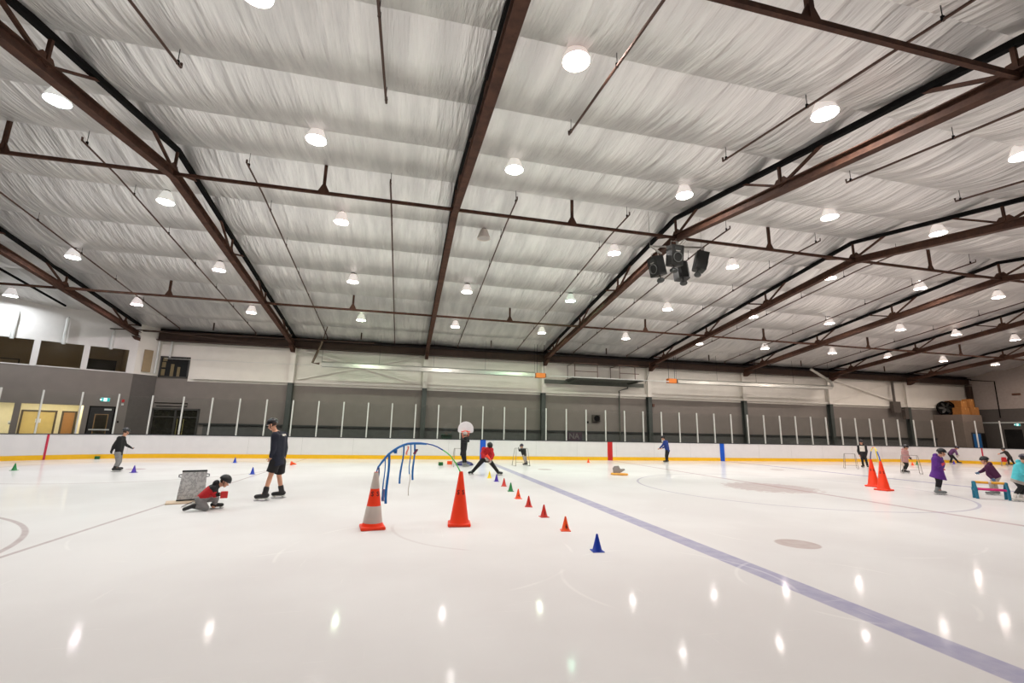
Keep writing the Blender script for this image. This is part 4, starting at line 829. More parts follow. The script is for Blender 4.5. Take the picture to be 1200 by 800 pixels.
# ------------------------------------------------------------------ roof steel
NODES = [YR+4.5*k for k in range(-3, 4)]
def make_truss(x, i, label):
    r = empty('roof_truss', (x, YR, ZR), label, 'roof truss', 'roof trusses')
    P = lambda y, dz, dx=0.: Vector((dx, y-YR, zch(y)+dz-ZR))
    ends = (-2.4, YR, 28.45)
    mb = MB()
    for a, b in zip(ends, ends[1:]):
        mb.bar(P(a, -.12), P(b, -.12), .20, .022); mb.bar(P(a, .10), P(b, .10), .20, .022); mb.bar(P(a, -.01), P(b, -.01), .018, .22)
    mb.obj('bottom_chord', STEEL, r)
    mb = MB()
    for a, b in zip(ends, ends[1:]): mb.bar(P(a, .72-.017*abs(a-YR)), P(b, .72-.017*abs(b-YR)), .12, .12)
    mb.obj('top_chord', BLK, r)
    for y in NODES:
        mb = MB(); mb.bar(P(y, .05), P(y, .68-.017*abs(y-YR)), .062, .062, up=(1, 0, 0)); mb.obj('vertical_strut', STEEL, r)
        for s in (-1, 1):
            if y+s*1.2 > 28.3: continue
            mb = MB(); mb.bar(P(y, .06), P(y+s*1.22, .68-.017*abs(y+s*1.22-YR)), .06, .065, up=(1, 0, 0)); mb.obj('diagonal_strut', STEEL, r)
        mb = MB(); mb.prism([(-.28, .08), (.28, .08), (.12, .28), (-.12, .28)], P(y, 0)+Vector((-.008, 0, 0)), (0, 1, 0), (0, 0, 1), (1, 0, 0), .016); mb.obj('gusset_plate', STEEL, r)
    mb = MB(); mb.prism([(-.9, -.12), (0, -.12), (0, -.42), (-.18, -.42)], P(28.45, 0)+Vector((-.1, 0, 0)), (0, 1, 0), (0, 0, 1), (1, 0, 0), .2); mb.obj('end_bracket', STEEL, r)
    return r
for i in range(-1, 7):
    lab = ('brown steel roof truss meeting the angled corner block' if i == -1 else 'brown steel roof truss, %s one past the angled corner block' % ordinal(i))
    if i == 2: lab = 'brown steel roof truss carrying the hanging loudspeakers'
    make_truss(X0+BAY*i, i, lab)
# ties across the trusses with their hangers
for y, name in ((4.14, 'overhead, closest to the camera'), (YR, 'under the roof ridge'), (22.14, 'between the ridge and the back wall')):
    r = empty('roof_tie', (16., y, zch(y)), 'long thin brown roof tie with struts, '+name, 'roof tie', 'roof ties')
    xa = -17.5 if y > 20 else -25.
    mb = MB(); mb.bar((xa-16, 0, .0), (XW-.1-16, 0, .0), .07, .09); mb.bar((xa-16, .04, .03), (XW-.1-16, .04, .03), .06, .02); mb.obj('tie_bar', STEEL, r)
    for k in range(-2, 7):
        x = X0+BAY*(k+.5)-16
        if x+16 < xa: continue
        mb = MB(); mb.bar((x, 0, .0), (x, 0, zfoil(y)-zch(y)), .08, .08, up=(1, 0, 0))
        mb.prism([(-.16, 0), (.16, 0), (.05, .22), (-.05, .22)], (x, -.02, .04), (1, 0, 0), (0, 0, 1), (0, 1, 0), .04)
        mb.obj('hanger_strut', STEEL, r)
# short dark struts close to the back wall
for k in range(-1, 6):
    x = X0+BAY*(k+.5); mb = MB(); mb.tube([(x, 27.2, zch(27.2)+.2), (x, 27.2, zfoil(27.2))], .04, 6)
    tag(mb.obj('roof_strut', dk), 'short dark strut hanging near the back wall, %s roof bay past the corner block' % ordinal(k+1), 'strut', 'short struts along the back wall')
# sprinkler pipes
PIPEM = mat('brown_pipe', srgb(76, 50, 38), .5, .2)
def pipe(x, y0, y1, label, end):
    r = empty('sprinkler_pipe', (x, y0, zch(y0)+.46), label, 'pipe', 'sprinkler pipes under the roof')
    f = lambda y: Vector((0, y-y0, zch(y)-zch(y0)))
    N = 10; pts = [f(y0+(y1-y0)*i/N) for i in range(N+1)]
    pts = [pts[0]+Vector((.0, 0, .09 if end < 0 else 0)), *pts, pts[-1]+Vector((0, 0, .09 if end > 0 else -.16))]
    mb = MB(); mb.tube(pts, .026, 6); mb.obj('pipe_run', PIPEM, r)
    yy = y0+.18 if end < 0 else y1-.12
    while y0 <= yy <= y1:
        mb = MB(); q = f(yy); mb.tube([q, q+Vector((0, 0, zfoil(yy)-zch(yy)-.5))], .007, 5); mb.box(q+Vector((0, 0, .02)), (.05, .03, .08)); mb.obj('hanger_rod', BLK, r)
        yy += 2.25 if end < 0 else -2.25
for i in range(13):
    x = -12.3+3.83*i
    pipe(x, 12.75, 28.0, 'thin brown sprinkler pipe running from ridge to back wall, %s from the corner block' % ordinal(i), -1)
for i, x in enumerate((-8.4, -4.45, -.75, 3.2, 7.15, 10.85, 14.6, 18.6)):
    pipe(x, -1.5, 8.6, 'thin brown sprinkler pipe ending overhead short of the ridge, %s from the corner block side' % ordinal(i), 1)
mb = MB(); mb.tube([(-16.2, 17., zch(17)+.45), (-16.2, 25.6, zch(25.6)+.45)], .05, 8); tag(mb.obj('drain_pipe', BLK), 'thick dark pipe under the roof over the viewing windows', 'pipe')

# ------------------------------------------------------------------ high-bay lamps
rows = {  # Y, drop of the lens above the chord, list of X; rows counted from the back wall
 'closest to the back wall': (24.3, .29, [-17.5, -12.6, -7.68, -2.48, 2.43, 7.35, 12.55, 17.5, 22.3, 27.6, 32.3, 37.3, 42.3]),
 'second from the back wall': (19.83, .35, [-12.65, -7.65, -2.49, 2.44, 7.42, 12.58, 17.6, 22.55, 27.55, 31.8, 36.6, 41.8]),
 'just behind the ridge': (15.37, .45, [-12.7, -7.7, -2.47, 2.42, 7.55, 12.85, 17.8, 22.9, 27.8, 32.6, 37.4]),
 'just in front of the ridge': (10.91, .55, [-12.9, -7.85, -2.52, 2.49, 7.66, 12.9, 17.45, 22.7]),
 'closest overhead': (6.45, .58, [-7.9, -2.55, 2.54, 7.82, 13.3, 18.4]),
}
tints = {('closest overhead', 2): (1, .80, .74), ('just in front of the ridge', 1): (.80, 1, .98), ('just in front of the ridge', 3): (.93, 1, .9), ('just behind the ridge', 1): (.85, 1, .93), ('just behind the ridge', 2): (1, .86, .80),
         ('second from the back wall', 4): (.45, 1, .70), ('closest to the back wall', 3): (.72, 1, .68), ('closest to the back wall', 5): (.80, 1, .70), ('second from the back wall', 0): (.9, .95, 1), ('closest to the back wall', 0): (.88, .94, 1), ('closest to the back wall', 1): (1, .88, .95), ('closest to the back wall', 2): (1, .9, .84)}
LENS_STR = 105.
def lens(col, s=LENS_STR): return mat('lamp_%s_%02x%02x%02x' % ('core' if s > LENS_STR else 'lens', *[int(255*v) for v in col]), (.8, .8, .8), .4, emit=col, estr=s)
SHADE = mat('white_lamp_shade', srgb(226, 216, 208), .45, var=.03); LHOOK = mat('lamp_bracket', srgb(58, 50, 46), .5)
def lamp_meshes():
    mb = MB(); mb.lathe([(.03, .35), (.085, .35), (.118, .325), (.145, .26), (.185, .16), (.225, .06), (.240, 0), (.238, -.014), (.226, .0), (.175, .155), (.13, .25), (.03, .32)], 28); a = mb.mesh('lamp_shade', SHADE, True)
    mb = MB(); mb.lathe([(.005, .022), (.085, .022)], 16); mb.mi = 1; mb.lathe([(.085, .022), (.218, .022)], 20)
    b = mb.mesh('lamp_lens', [lens((1, .965, .93), 980.), lens((1, .965, .93))])
    mb = MB(); mb.lathe([(.075, .36), (.075, .45), (.05, .47), (.0005, .47)], 14); mb.tube([(0, 0, .46), (0, 0, .7)], .018, 6); mb.box((.10, 0, .44), (.05, .04, .1)); mb.box((-.10, 0, .44), (.05, .04, .1)); c = mb.mesh('lamp_bracket', LHOOK)
    return a, b, c
LA, LB, LC = lamp_meshes(); LBM = {}; LAM = {}
def warm(x, base):
    f = min(1, max(0, (x-8)/34.)); return tuple(round(v*(1-f)+w*f, 2) for v, w in zip(base, (1., .86, .77)))
for rname, (y, dz, xs) in rows.items():
    for i, x in enumerate(xs):
        off = rname == 'just behind the ridge' and i == 3
        lab = 'white bell-shaped ceiling lamp, %s in the row %s' % (ordinal(i), rname)
        if off: lab = 'unlit white bell-shaped ceiling lamp just behind the roof ridge'
        h = zfoil(y)-zch(y)-dz
        r = empty('ceiling_lamp', (x, y, zch(y)+dz), lab, 'lamp', 'high-bay lamps')
        col = tints.get((rname, i)) or warm(x, (1, .965, .93))
        key = 'off' if off else col
        if key not in LAM:
            me = LA.copy(); me.materials.clear()
            me.materials.append(SHADE if off else mat('glowing_shade_%02x%02x%02x' % tuple(int(255*v) for v in col), srgb(226, 216, 208), .45, var=.03, emit=tuple(.5*v+.5*w for v, w in zip(col, (1, .88, .84))), estr=.45)); LAM[key] = me
        for nm, me in (('lamp_shade', LAM[key]), ('lamp_bracket', LC)):
            o = bpy.data.objects.new(nm, me); COL.objects.link(o); o.parent = r
        if key not in LBM:
            me = LB.copy(); ms = [mat('unlit_lens', srgb(170, 165, 160), .3)]*2 if off else [lens(col, 980.), lens(col)]
            for q in (0, 1): me.materials[q] = ms[q]
            LBM[key] = me
        o = bpy.data.objects.new('lamp_lens', LBM[key]); COL.objects.link(o); o.parent = r

# ------------------------------------------------------------------ loudspeaker cluster under the ridge
GRM = mat('galvanised_bar', srgb(150, 146, 138), .5, .3)
mb = MB()
for a, b in (((7.85, 13.25, 7.95), (9.9, 13.3, 8.16)), ((8.75, 12.6, 8.02), (9.1, 14.0, 8.05)), ((7.9, 13.25, 7.95), (8.25, 13.2, 7.70)), ((9.9, 13.3, 8.16), (9.98, 13.25, 7.85)), ((8.8, 12.6, 8.02), (8.68, 12.7, 7.85)), ((9.1, 13.95, 8.05), (9.35, 13.85, 7.75)), ((8.81, 13.1, 8.02), (8.81, 13.14, 8.3))):
    mb.bar(a, b, .05, .05)
for x in (7.86, 9.88): mb.tube([(x, 13.27, 7.98), (x-.05, 13.2, zfoil(13.2)-.05)], .006, 5)
tag(mb.obj('speaker_frame', GRM), 'grey crossed bars hanging the loudspeakers from the roof truss', 'frame')
CAB = mat('black_speaker_cabinet', srgb(26, 26, 24), .5, var=.15); CONE = mat('speaker_cone', srgb(46, 48, 46), .5)
def speaker(c, ang, tilt, label):
    r = empty('loudspeaker', c, label, 'loudspeaker', 'hanging loudspeakers')
    r.rotation_euler = (tilt, 0, ang)
    mb = MB(); W, D, H = .44, .40, .66
    mb.prism([(-W/2, D*.35), (-W/2, -D/2), (W/2, -D/2), (W/2, D*.35), (W*.3, D/2), (-W*.3, D/2)], (0, 0, -H/2), (1, 0, 0), (0, 1, 0), (0, 0, 1), H); mb.obj('cabinet', CAB, r)
    mb = MB(); M = Matrix.Rotation(PI/2, 3, 'X'); mb.lathe([(.165, .0), (.165, .02), (.148, .022), (.14, .0), (.05, -.02), (.0005, -.005)], 28, (0, -D/2-.002, -.08), M); mb.obj('woofer', CONE, r, True)
    mb = MB(); mb.lathe([(.168, .012), (.168, .028), (.152, .028), (.152, .012)], 28, (0, -D/2-.002, -.08), M); mb.obj('woofer_ring', mat('grey_ring', srgb(104, 106, 102), .4), r)
    mb = MB(); mb.prism([(-.13, .17), (.13, .17), (.11, .26), (-.11, .26)], (0, -D/2-.012, 0), (1, 0, 0), (0, 0, 1), (0, 1, 0), .02); mb.obj('horn', CONE, r)
    mb = MB(); mb.box((0, -D/2-.006, .13), (.16, .012, .035)); mb.obj('badge', mat('grey_badge', srgb(140, 138, 132), .4), r)
    mb = MB(); mb.tube([(-.15, 0, H/2), (-.15, 0, H/2+.16), (.15, 0, H/2+.16), (.15, 0, H/2)], .012, 6); mb.obj('hanging_bracket', GRM, r)
    mb = MB(); mb.tube([(0, .02, -H/2), (0, .02, -H/2-.08)], .02, 6); mb.ellipsoid((0, 0, -H/2-.16), (Vector((.14, 0, 0)), Vector((0, .12, 0)), Vector((0, 0, .09))), 16, 8); mb.obj('round_tweeter', mat('dark_tweeter', srgb(58, 60, 58), .5), r, True)
speaker((8.42, 12.72, 7.46), math.radians(2), math.radians(8), 'black hanging loudspeaker with a round woofer facing the camera')
speaker((8.12, 13.28, 7.26), math.radians(-78), math.radians(14), 'black hanging loudspeaker tilted toward the corner block')
speaker((9.82, 13.3, 7.62), math.radians(72), math.radians(14), 'black hanging loudspeaker tilted toward the far end wall')
speaker((9.42, 13.85, 7.42), math.radians(178), math.radians(12), 'black hanging loudspeaker turned toward the back wall, lowest of the cluster')

# ------------------------------------------------------------------ things on the back wall
HT = mat('aluminium_reflector', srgb(176, 174, 166), .34, .75, var=.04)
def heater(x0, x1, z0, z1, label):
    r = empty('tube_heater', (x0, 27.3, z0), label, 'heater'); d = Vector((x1-x0, 0, z1-z0))
    mb = MB(); prof = [(-.20, -.16), (-.17, .05), (-.09, .14), (.09, .14), (.17, .05), (.20, -.16), (.185, -.16), (.155, .04), (.08, .125), (-.08, .125), (-.155, .04), (-.185, -.16)]
    mb.prism(prof, (0, 0, 0), (0, 1, 0), (0, 0, 1), d.normalized(), d.length); mb.obj('reflector', HT, r)
    mb = MB(); mb.tube([Vector((0, 0, -.05)), d+Vector((0, 0, -.05))], .05, 8); mb.obj('burner_tube', mat('grey_burner_tube', srgb(120, 112, 104), .5, .4), r)
    n = max(2, int(d.length/2.6))
    for i in range(n+1):
        q = d*(i/n); mb = MB(); mb.tube([q+Vector((0, 0, .05)), q+Vector((0, .0, zfoil(27.3)-.06-z0-q.z))], .008, 4); mb.obj('hanging_chain', BLK, r)
    return r
heater(-4.7, 7.8, 5.13, 5.12, 'long silver radiant heater tube hung near the white cross braces')
heater(17.75, 30.4, 5.13, 5.22, 'long silver radiant heater tube hung past the work platform')
def burner(x, z, label):
    r = empty('burner_box', (x, 27.3, z), label, 'burner'); OB = mat('orange_burner', srgb(214, 120, 44), .5, var=.06)
    mb = MB(); mb.box((0, 0, 0), (.62, .30, .30), None, .02); mb.obj('casing', OB, r)
    mb = MB(); mb.box((.335, 0, 0), (.05, .26, .24)); mb.obj('end_plate', mat('brown_plate', srgb(92, 60, 34), .5), r)
    for s in (-.2, .25): mb = MB(); mb.tube([(s, 0, .15), (s, 0, zfoil(27.3)-.06-z)], .012, 5); mb.obj('hanging_rod', BLK, r)
burner(8.17, 5.06, 'orange burner box at the end of the heater tube beside the work platform')
burner(17.38, 5.12, 'orange burner box starting the second heater tube')
mb = MB(); mb.tube([(8.5, 27.0, 5.03), (17.0, 27.0, 5.04)], .03, 6); tag(mb.obj('hanging_gas_line', ALU), 'thin pale pipe between the two orange burner boxes', 'pipe')
mb = MB(); mb.tube([(-4.82, 27.3, 5.13), (-5.2, 27.3, 5.15), (-4.78, 27.3, 6.4)], .07, 8); mb.tube([(-4.78, 27.3, 6.4), (-4.4, 26.2, 7.05)], .025, 6); tag(mb.obj('flue_pipe', mat('brown_flue', srgb(92, 74, 60), .5, .3), smooth=False), 'brown bent flue pipe at the end of the heater tube', 'pipe')
mb = MB(); mb.tube([(30.52, 27.3, 5.22), (30.66, 27.3, 5.3), (30.55, 27.3, 5.65), (28.86, 27.3, 6.5)], .09, 8); tag(mb.obj('flue_pipe', HT), 'silver flexible flue at the end of the second heater tube', 'pipe')
mb = MB(); mb.tube([(-13.0, 28.5, 5.15), (-4.9, 27.9, 5.1)], .012, 5); tag(mb.obj('hanging_gas_line', ALU), 'thin pale pipe from the corner block to the first heater', 'pipe')
# work platform
DKG = mat('dark_green_steel', srgb(76, 78, 70), .6, var=.1); RAILM = mat('brown_rail', srgb(98, 72, 58), .5)
r = empty('work_platform', (12.5, 28.0, 4.9), 'dark steel work platform with handrails on the back wall', 'platform')
mb = MB(); mb.bar((-3.66, .55, -.05), (3.5, .55, -.05), .10, .26); mb.obj('support_beam', DKG, r)
mb = MB(); mb.box((.25, -.15, .10), (4.9, 1.5, .06)); mb.obj('deck', DKG, r)
for x in (-2.0, 2.3): mb = MB(); mb.bar((x, -.85, .02), (x, .6, .02), .08, .12); mb.obj('joist', DKG, r)
for xs, y in (((-2.05, -.5), -.8), ((1.05, 2.15), -.8)):
    mb = MB()
    for x in xs: mb.tube([(x, y, .1), (x, y, 1.08)], .025, 6)
    for x in xs[:1]: mb.tube([(x, y, 1.08), (x, .55, 1.08)], .022, 6); mb.tube([(x, .55, .1), (x, .55, 1.08)], .022, 6)
    for z in (.55, 1.08): mb.tube([(xs[0], y, z), (xs[1]+(.3 if xs[0] > 0 else 0), y, z)], .022, 6)
    mb.obj('handrail', RAILM, r)
mb = MB(); mb.tube([(3.5, .3, .1), (4.0, .5, 1.1)], .012, 5); mb.obj('stay_cable', BLK, r)
mb = MB(); mb.tube([(14.25, 28.75, 0), (14.25, 28.75, 4.45), (14.9, 28.75, 4.65), (14.9, 28.75, 5.0)], .045, 8); tag(mb.obj('wall_conduit', DKG), 'dark vertical conduit on the back wall below the work platform', 'conduit')
r = empty('wall_fan', (12.55, 28.85, 2.55), 'dark square fan on the grey back wall', 'fan')
mb = MB(); mb.box((0, -.06, 0), (.56, .12, .46), None, .02); mb.obj('housing', mat('dark_fan_housing', srgb(58, 52, 44), .6), r)
mb = MB(); M = Matrix.Rotation(PI/2, 3, 'X'); mb.lathe([(.2, .0), (.2, .03), (.17, .03), (.17, .005), (.05, .005), (.05, .03), (.0005, .03)], 18, (.03, -.13, 0), M); mb.obj('fan_guard', BLK, r)
mb = MB(); mb.box((11.95, 28.86, 2.28), (.16, .08, .14), None, .01); tag(mb.obj('junction_box', BLK), 'small dark box on the wall beside the dark fan', 'box')
mb = MB(); mb.box((16.85, 28.84, 3.55), (.16, .12, .2), None, .01); tag(mb.obj('wall_mounted_alarm', mat('brown_box', srgb(86, 50, 34), .5)), 'small brown box high on the grey wall beyond the platform', 'box')
# reflection of a banner, modelled as a solid panel behind the glass
r = empty('reflected_banner', (10.97, 28.78, 1.08), 'dark purple reflected banner with pale letters behind the glass', 'banner')
mb = MB(); mb.box((0, 0, .27), (1.12, .03, .54)); mb.obj('cloth_panel', mat('purple_banner', srgb(66, 50, 60), .7), r)
me = text_mesh('NA', .5, .004); me.materials.append(mat('pale_lettering', srgb(104, 98, 96), .6))
o = bpy.data.objects.new('lettering', me); COL.objects.link(o); o.parent = r; o.location = (0, -.022, .26); o.rotation_euler = (PI/2, 0, 0)
# storage block with boxes, end of the rink
mb = MB(); mb.box((43.25, 27.87, 1.78), (2.05, 2.02, 3.56)); structure(mb.obj('wall_storage', mat('storage_paint', srgb(128, 114, 104), .7)), 'low storage room in the far corner')
r = empty('storage_door', (43.35, 26.84, 0), 'blue door in the front of the storage block', 'door')
mb = MB(); mb.box((0, 0, 1.05), (.8, .05, 2.1)); mb.obj('door_leaf', mat('blue_door', srgb(36, 108, 176), .45), r)
mb = MB()
for q in ((-.44, 1.08, .08, 2.16), (.44, 1.08, .08, 2.16), (0, 2.16, .96, .08)): mb.box((q[0], 0, q[1]), (q[2], .07, q[3]))
mb.obj('door_frame', mat('dark_blue_frame', srgb(40, 44, 52), .5), r)
mb = MB(); mb.tube([(.3, -.03, 1.), (.3, -.08, 1.), (.18, -.08, 1.)], .012, 6); mb.obj('handle', CHROME, r)
mb = MB(); mb.box((44.05, 26.83, 1.1), (.4, .05, 2.15)); tag(mb.obj('dark_door_panel', BLK), 'black panel next to the blue storage door', 'panel')
bx = [(42.78, 27.22, .84, .62, .55, 0, 'long low cardboard box beside the black drum fan on the storage roof'), (43.76, 27.22, .9, .62, .62, .04, 'wide low cardboard box at the front corner of the storage roof'), (43.82, 28.3, .9, .7, 1.2, 0, 'tall cardboard box against the wall on the storage roof'),
      (42.85, 27.22, .56, .5, .5, -.1, 'small open cardboard box standing on the long low box'), (43.62, 27.2, .54, .5, .62, .12, 'pale cardboard box stacked on the wide low box')]
for x, y, w, d, h, a, lab in bx:
    z0 = 3.56 + (.555 if 'standing on' in lab else .625 if 'stacked' in lab else .0)
    r = empty('cardboard_box', (x, y, z0), lab, 'box', 'cardboard boxes on the storage block', a)
    mb = MB(); mb.box((0, 0, h/2), (w, d, h-.01), None, .008); mb.obj('carton', CARDB, r)
    mb = MB(); mb.box((0, 0, h+.001), (w*.98, .06, .008)); mb.box((0, -d/2-.002, h*.85), (.06, .006, h*.28)); mb.obj('packing_tape', mat('tan_tape', srgb(196, 150, 84), .4), r)
r = empty('drum_fan', (42.72, 28.2, 3.56), 'big black round drum fan on the storage roof', 'fan'); M = Matrix.Rotation(PI/2, 3, 'X') @ Matrix.Identity(3)
M = Matrix.Rotation(math.radians(-35), 3, 'Z') @ Matrix.Rotation(PI/2, 3, 'X')
mb = MB(); mb.lathe([(.53, -.16), (.56, -.16), (.56, .16), (.53, .16), (.51, .0)], 32, (0, 0, .58), M); mb.obj('drum', BLK, r, True)
mb = MB()
for k in range(6): mb.ellipsoid(M @ Vector((.26*math.cos(k*PI/3), .26*math.sin(k*PI/3), 0))+Vector((0, 0, .58)), (M @ Vector((.23*math.cos(k*PI/3), .23*math.sin(k*PI/3), 0)), M @ Vector((-.1*math.sin(k*PI/3), .1*math.cos(k*PI/3), .06)), M @ Vector((0, 0, .012))), 10, 5)
mb.obj('blades', mat('dark_blades', srgb(52, 50, 46), .5), r)
mb = MB(); mb.box((0, 0, .04), (.7, .34, .08)); mb.obj('stand', BLK, r)
mb = MB(); mb.lathe([(.0005, .02), (.5, .02), (.5, -.02), (.0005, -.02)], 24, M @ Vector((0, 0, -.12))+Vector((0, 0, .58)), M); mb.obj('back_grille', BLK, r)
# end wall details
mb = MB(); mb.box((XW-.14, 28.55, 4.8), (.26, .3, 2.5)); tag(mb.obj('corner_post', dk), 'dark brown steel post in the far corner above the boxes', 'post')
mb = MB(); mb.tube([(XW-.08, 28.4, 6.55), (XW-.08, 26.8, 6.3), (XW-.08, 26.83, 3.4)], .04, 6); tag(mb.obj('wall_pipe', BLK), 'thin dark pipe bent down the end wall', 'pipe')
mb = MB(); mb.box((XW-.05, 26.8, 3.02), (.1, 3.3, .1)); structure(mb.obj('trim_3', ALU), 'pale rail on the end wall')
mb = MB(); mb.box((XW-.05, 26.2, 1.25), (.08, 1.05, 2.5)); tag(mb.obj('dark_doorway', BLK), 'dark doorway in the end wall', 'doorway')
mb = MB(); mb.box((XW-.06, 25.6, 5.2), (.1, .5, .12)); tag(mb.obj('wall_light', mat('brown_box', srgb(86, 50, 34), .5)), 'small dark fitting high on the white end wall', 'light')
exit_sign((XW-.03, 25.87, 2.86), (0, -1, 0), (-1, 0, 0), (0, 0, 1), 'tiny green exit sign on the dark end wall', .34, .2)
mb = MB(); mb.tube([(37.9, 28.5, 4.1), (37.9, 28.5, 6.1)], .09, 8); mb.box((37.95, 28.5, 4.05), (.75, .26, .9)); mb.box((38.85, 28.5, 3.6), (.35, .26, .9)); mb.box((38.4, 28.5, 3.9), (.6, .08, .08)); tag(mb.obj('mounted_electrical_cabinet', mat('grey_cabinet', srgb(80, 72, 66), .6)), 'grey electrical cabinet with riser on the back wall', 'cabinet')

# ------------------------------------------------------------------ cones
def bend_on_cone(me, r_at, z0, ang0):
    """wrap flat lettering (x across, y up) round a cone of radius r_at(z)"""
    for v in me.vertices:
        z = z0+v.co.y; a = ang0+v.co.x/max(.02, r_at(z)); R_ = r_at(z)+.003+v.co.z
        v.co = (R_*math.cos(a), R_*math.sin(a), z)
BLACKINK = mat('dark_marking', srgb(70, 14, 20), .6)
def traffic_cone(x, y, rz, label, banded=False, group='tall traffic cones'):
    r = empty('traffic_cone', (x, y, 0), label, 'traffic cone', group, rz)
    ra = lambda z: .165-(z-.05)*(.165-.033)/.87
    mb = MB(); mb.box((0, 0, .026), (.40, .40, .052), None, .018); mb.obj('base', ORANGE, r)
    mb = MB(); mb.lathe([(.182, .045), (.172, .07), (.16, .10), (ra(.5), .5), (ra(.92), .92), (ra(.92)-.008, .92), (.1, .3)], 28); mb.obj('cone_body', ORANGE, r, True)
    if banded:
        for a, b in ((.10, .37), (.65, .915)):
            mb = MB(); mb.lathe([(ra(a)+.002, a), (ra(a)+.004, a+.004), (ra(b)+.004, b-.004), (ra(b)+.001, b)], 28); mb.obj('reflective_band', WBAND, r, True)
    va = -PI/2-rz-math.atan2(x, y)                # toward the skaters' side of the rink
    for s in (-.42, .62):
        me = text_mesh('S', .105, .001); bend_on_cone(me, ra, .565, va+s); me.materials.append(BLACKINK)
        o = bpy.data.objects.new('lettering', me); COL.objects.link(o); o.parent = r
    return r
traffic_cone(-.40, 8.46, .15, 'tall orange traffic cone with two white bands at the blue end of the arch', True)
traffic_cone(1.08, 8.55, -.1, 'tall plain orange traffic cone at the green end of the arch')
traffic_cone(16.05, 13.15, .3, 'tall orange cone under the small hoop, standing farther from the girl in purple')
traffic_cone(15.28, 12.20, .2, 'tall orange cone under the small hoop, standing closer to the girl in purple')
def small_cone(x, y, col, label, num=None, group='small marker cones', lie=False):
    r = empty('marker_cone', (x, y, 0), label, 'marker cone', group, random.uniform(-.3, .3))
    ra = lambda z: .068-(z-.012)*(.068-.012)/.222
    mb = MB(); mb.box((0, 0, .006), (.17, .17, .012), None, .004); mb.obj('base', col, r)
    mb = MB(); mb.lathe([(.078, .010), (.068, .02), (ra(.12), .12), (ra(.234), .234), (ra(.234)-.004, .234), (.04, .1)], 20); mb.obj('cone_body', col, r, True)
    if num:
        me = text_mesh(num, .085, .001); bend_on_cone(me, ra, .075, -PI/2-r.rotation_euler.z-math.atan2(x, y)+.35); me.materials.append(BLACKINK)
        o = bpy.data.objects.new('number', me); COL.objects.link(o); o.parent = r
    return r
K = lambda n, r, g, b: mat(n+'_cone_plastic', srgb(r, g, b), .4, var=.04)
kB, kO, kR, kG, kP, kY = K('blue', 8, 56, 176), K('bright_orange', 250, 84, 24), K('red', 206, 44, 32), K('green', 16, 128, 62), K('violet', 66, 36, 160), K('yellow', 240, 208, 20)
small_cone(2.82, 6.50, kB, 'plain blue marker cone at the near end of the slalom line')
small_cone(2.83, 7.86, kO, 'orange marker cone numbered 6, next to the blue cone in the slalom line', '6')
small_cone(2.83, 9.11, kR, 'red marker cone behind the orange cone numbered 6', '1')
small_cone(2.85, 10.33, kR, 'red marker cone in the slalom line just before the far orange cone', '1')
small_cone(2.91, 11.54, kO, 'orange marker cone between the red cones and the green cone', '4')
small_cone(3.03, 12.89, kG, 'green marker cone in the slalom line')
small_cone(3.09, 14.04, kR, 'red marker cone between the green and the violet cone')
small_cone(3.11, 15.30, kP, 'violet marker cone second from the bending skater')
small_cone(3.07, 16.36, kY, 'yellow marker cone at the feet of the bending skater in red')
small_cone(-12.67, 19.31, kG, 'green marker cone alone near the curved boards')
small_cone(-8.80, 18.52, kP, 'violet marker cone in front of the child in black top')
small_cone(-7.17, 23.12, kB, 'small blue marker cone closest to the white boards')
small_cone(-4.95, 17.87, kB, 'blue marker cone just ahead of the person in shorts')
small_cone(10.0, 24.07, kO, 'orange marker cone alone near the red board stripe')
small_cone(31.2, 22.9, kO, 'orange marker cone paired with a green one by the far boards')
small_cone(32.4, 23.5, kG, 'green marker cone paired with an orange one by the far boards')
small_cone(36.76, 24.3, kP, 'violet marker cone at the feet of the muted purple jacket')
# an orange cone lying on its side
r = small_cone(-4.57, 21.78, kO, 'orange marker cone tipped over behind the person in shorts'); r.rotation_euler = (0, math.radians(100), .6); r.location.z = .08
def foam(x, y, w, d, h, m, label, rz=.2):
    r = empty('foam_block', (x, y, 0), label, 'foam block', 'foam blocks', rz)
    mb = MB(); mb.box((0, 0, h/2), (w, d, h), None, .012); mb.obj('block', m, r)
    mb = MB(); mb.box((0, 0, h+.001), (w*.3, d*.3, .003)); mb.obj('top_label', WBAND, r)
foam(-13.4, 25.0, .17, .14, .13, K('dark_green', 10, 96, 44), 'green foam block at the foot of the curved boards')
foam(1.80, 21.85, .19, .16, .155, K('dark_green', 10, 96, 44), 'green foam block on the ice behind the arch')
foam(2.27, 22.54, .21, .16, .155, kO, 'orange foam block beside the green one behind the arch')
# block in the kneeling child's hand, cone in the bending skater's hands
def held(key, wa, wb):
    J = JOINTS[key]; M = Matrix.Rotation(J['rz'], 4, 'Z'); M.translation = (*J['pos'], 0)
    return [M @ Vector(J[q]) for q in (wa, wb)]
a, _ = held('crouch', 'wA', 'eA')
r = empty('foam_block', (a.x+.075, a.y-.03, a.z-.07), 'red foam block held by the kneeling child', 'foam block', 'foam blocks', .33)
mb = MB(); mb.box((0, 0, .06), (.125, .10, .125), None, .01); mb.obj('block', REDP, r)
a, b = held('red', 'wA', 'wB')
r = empty('marker_cone', (a+b)/2+Vector((.0, -.06, .06)), 'orange cone held in both hands by the bending skater', 'marker cone', 'small marker cones'); r.rotation_euler = (.2, math.radians(138), 0)
mb = MB(); mb.box((0, 0, -.12), (.11, .11, .012), None, .004); mb.obj('base', ORANGE, r)
mb = MB(); mb.lathe([(.046, -.114), (.018, .13), (.012, .13), (.03, 0)], 18); mb.obj('cone_body', ORANGE, r, True)

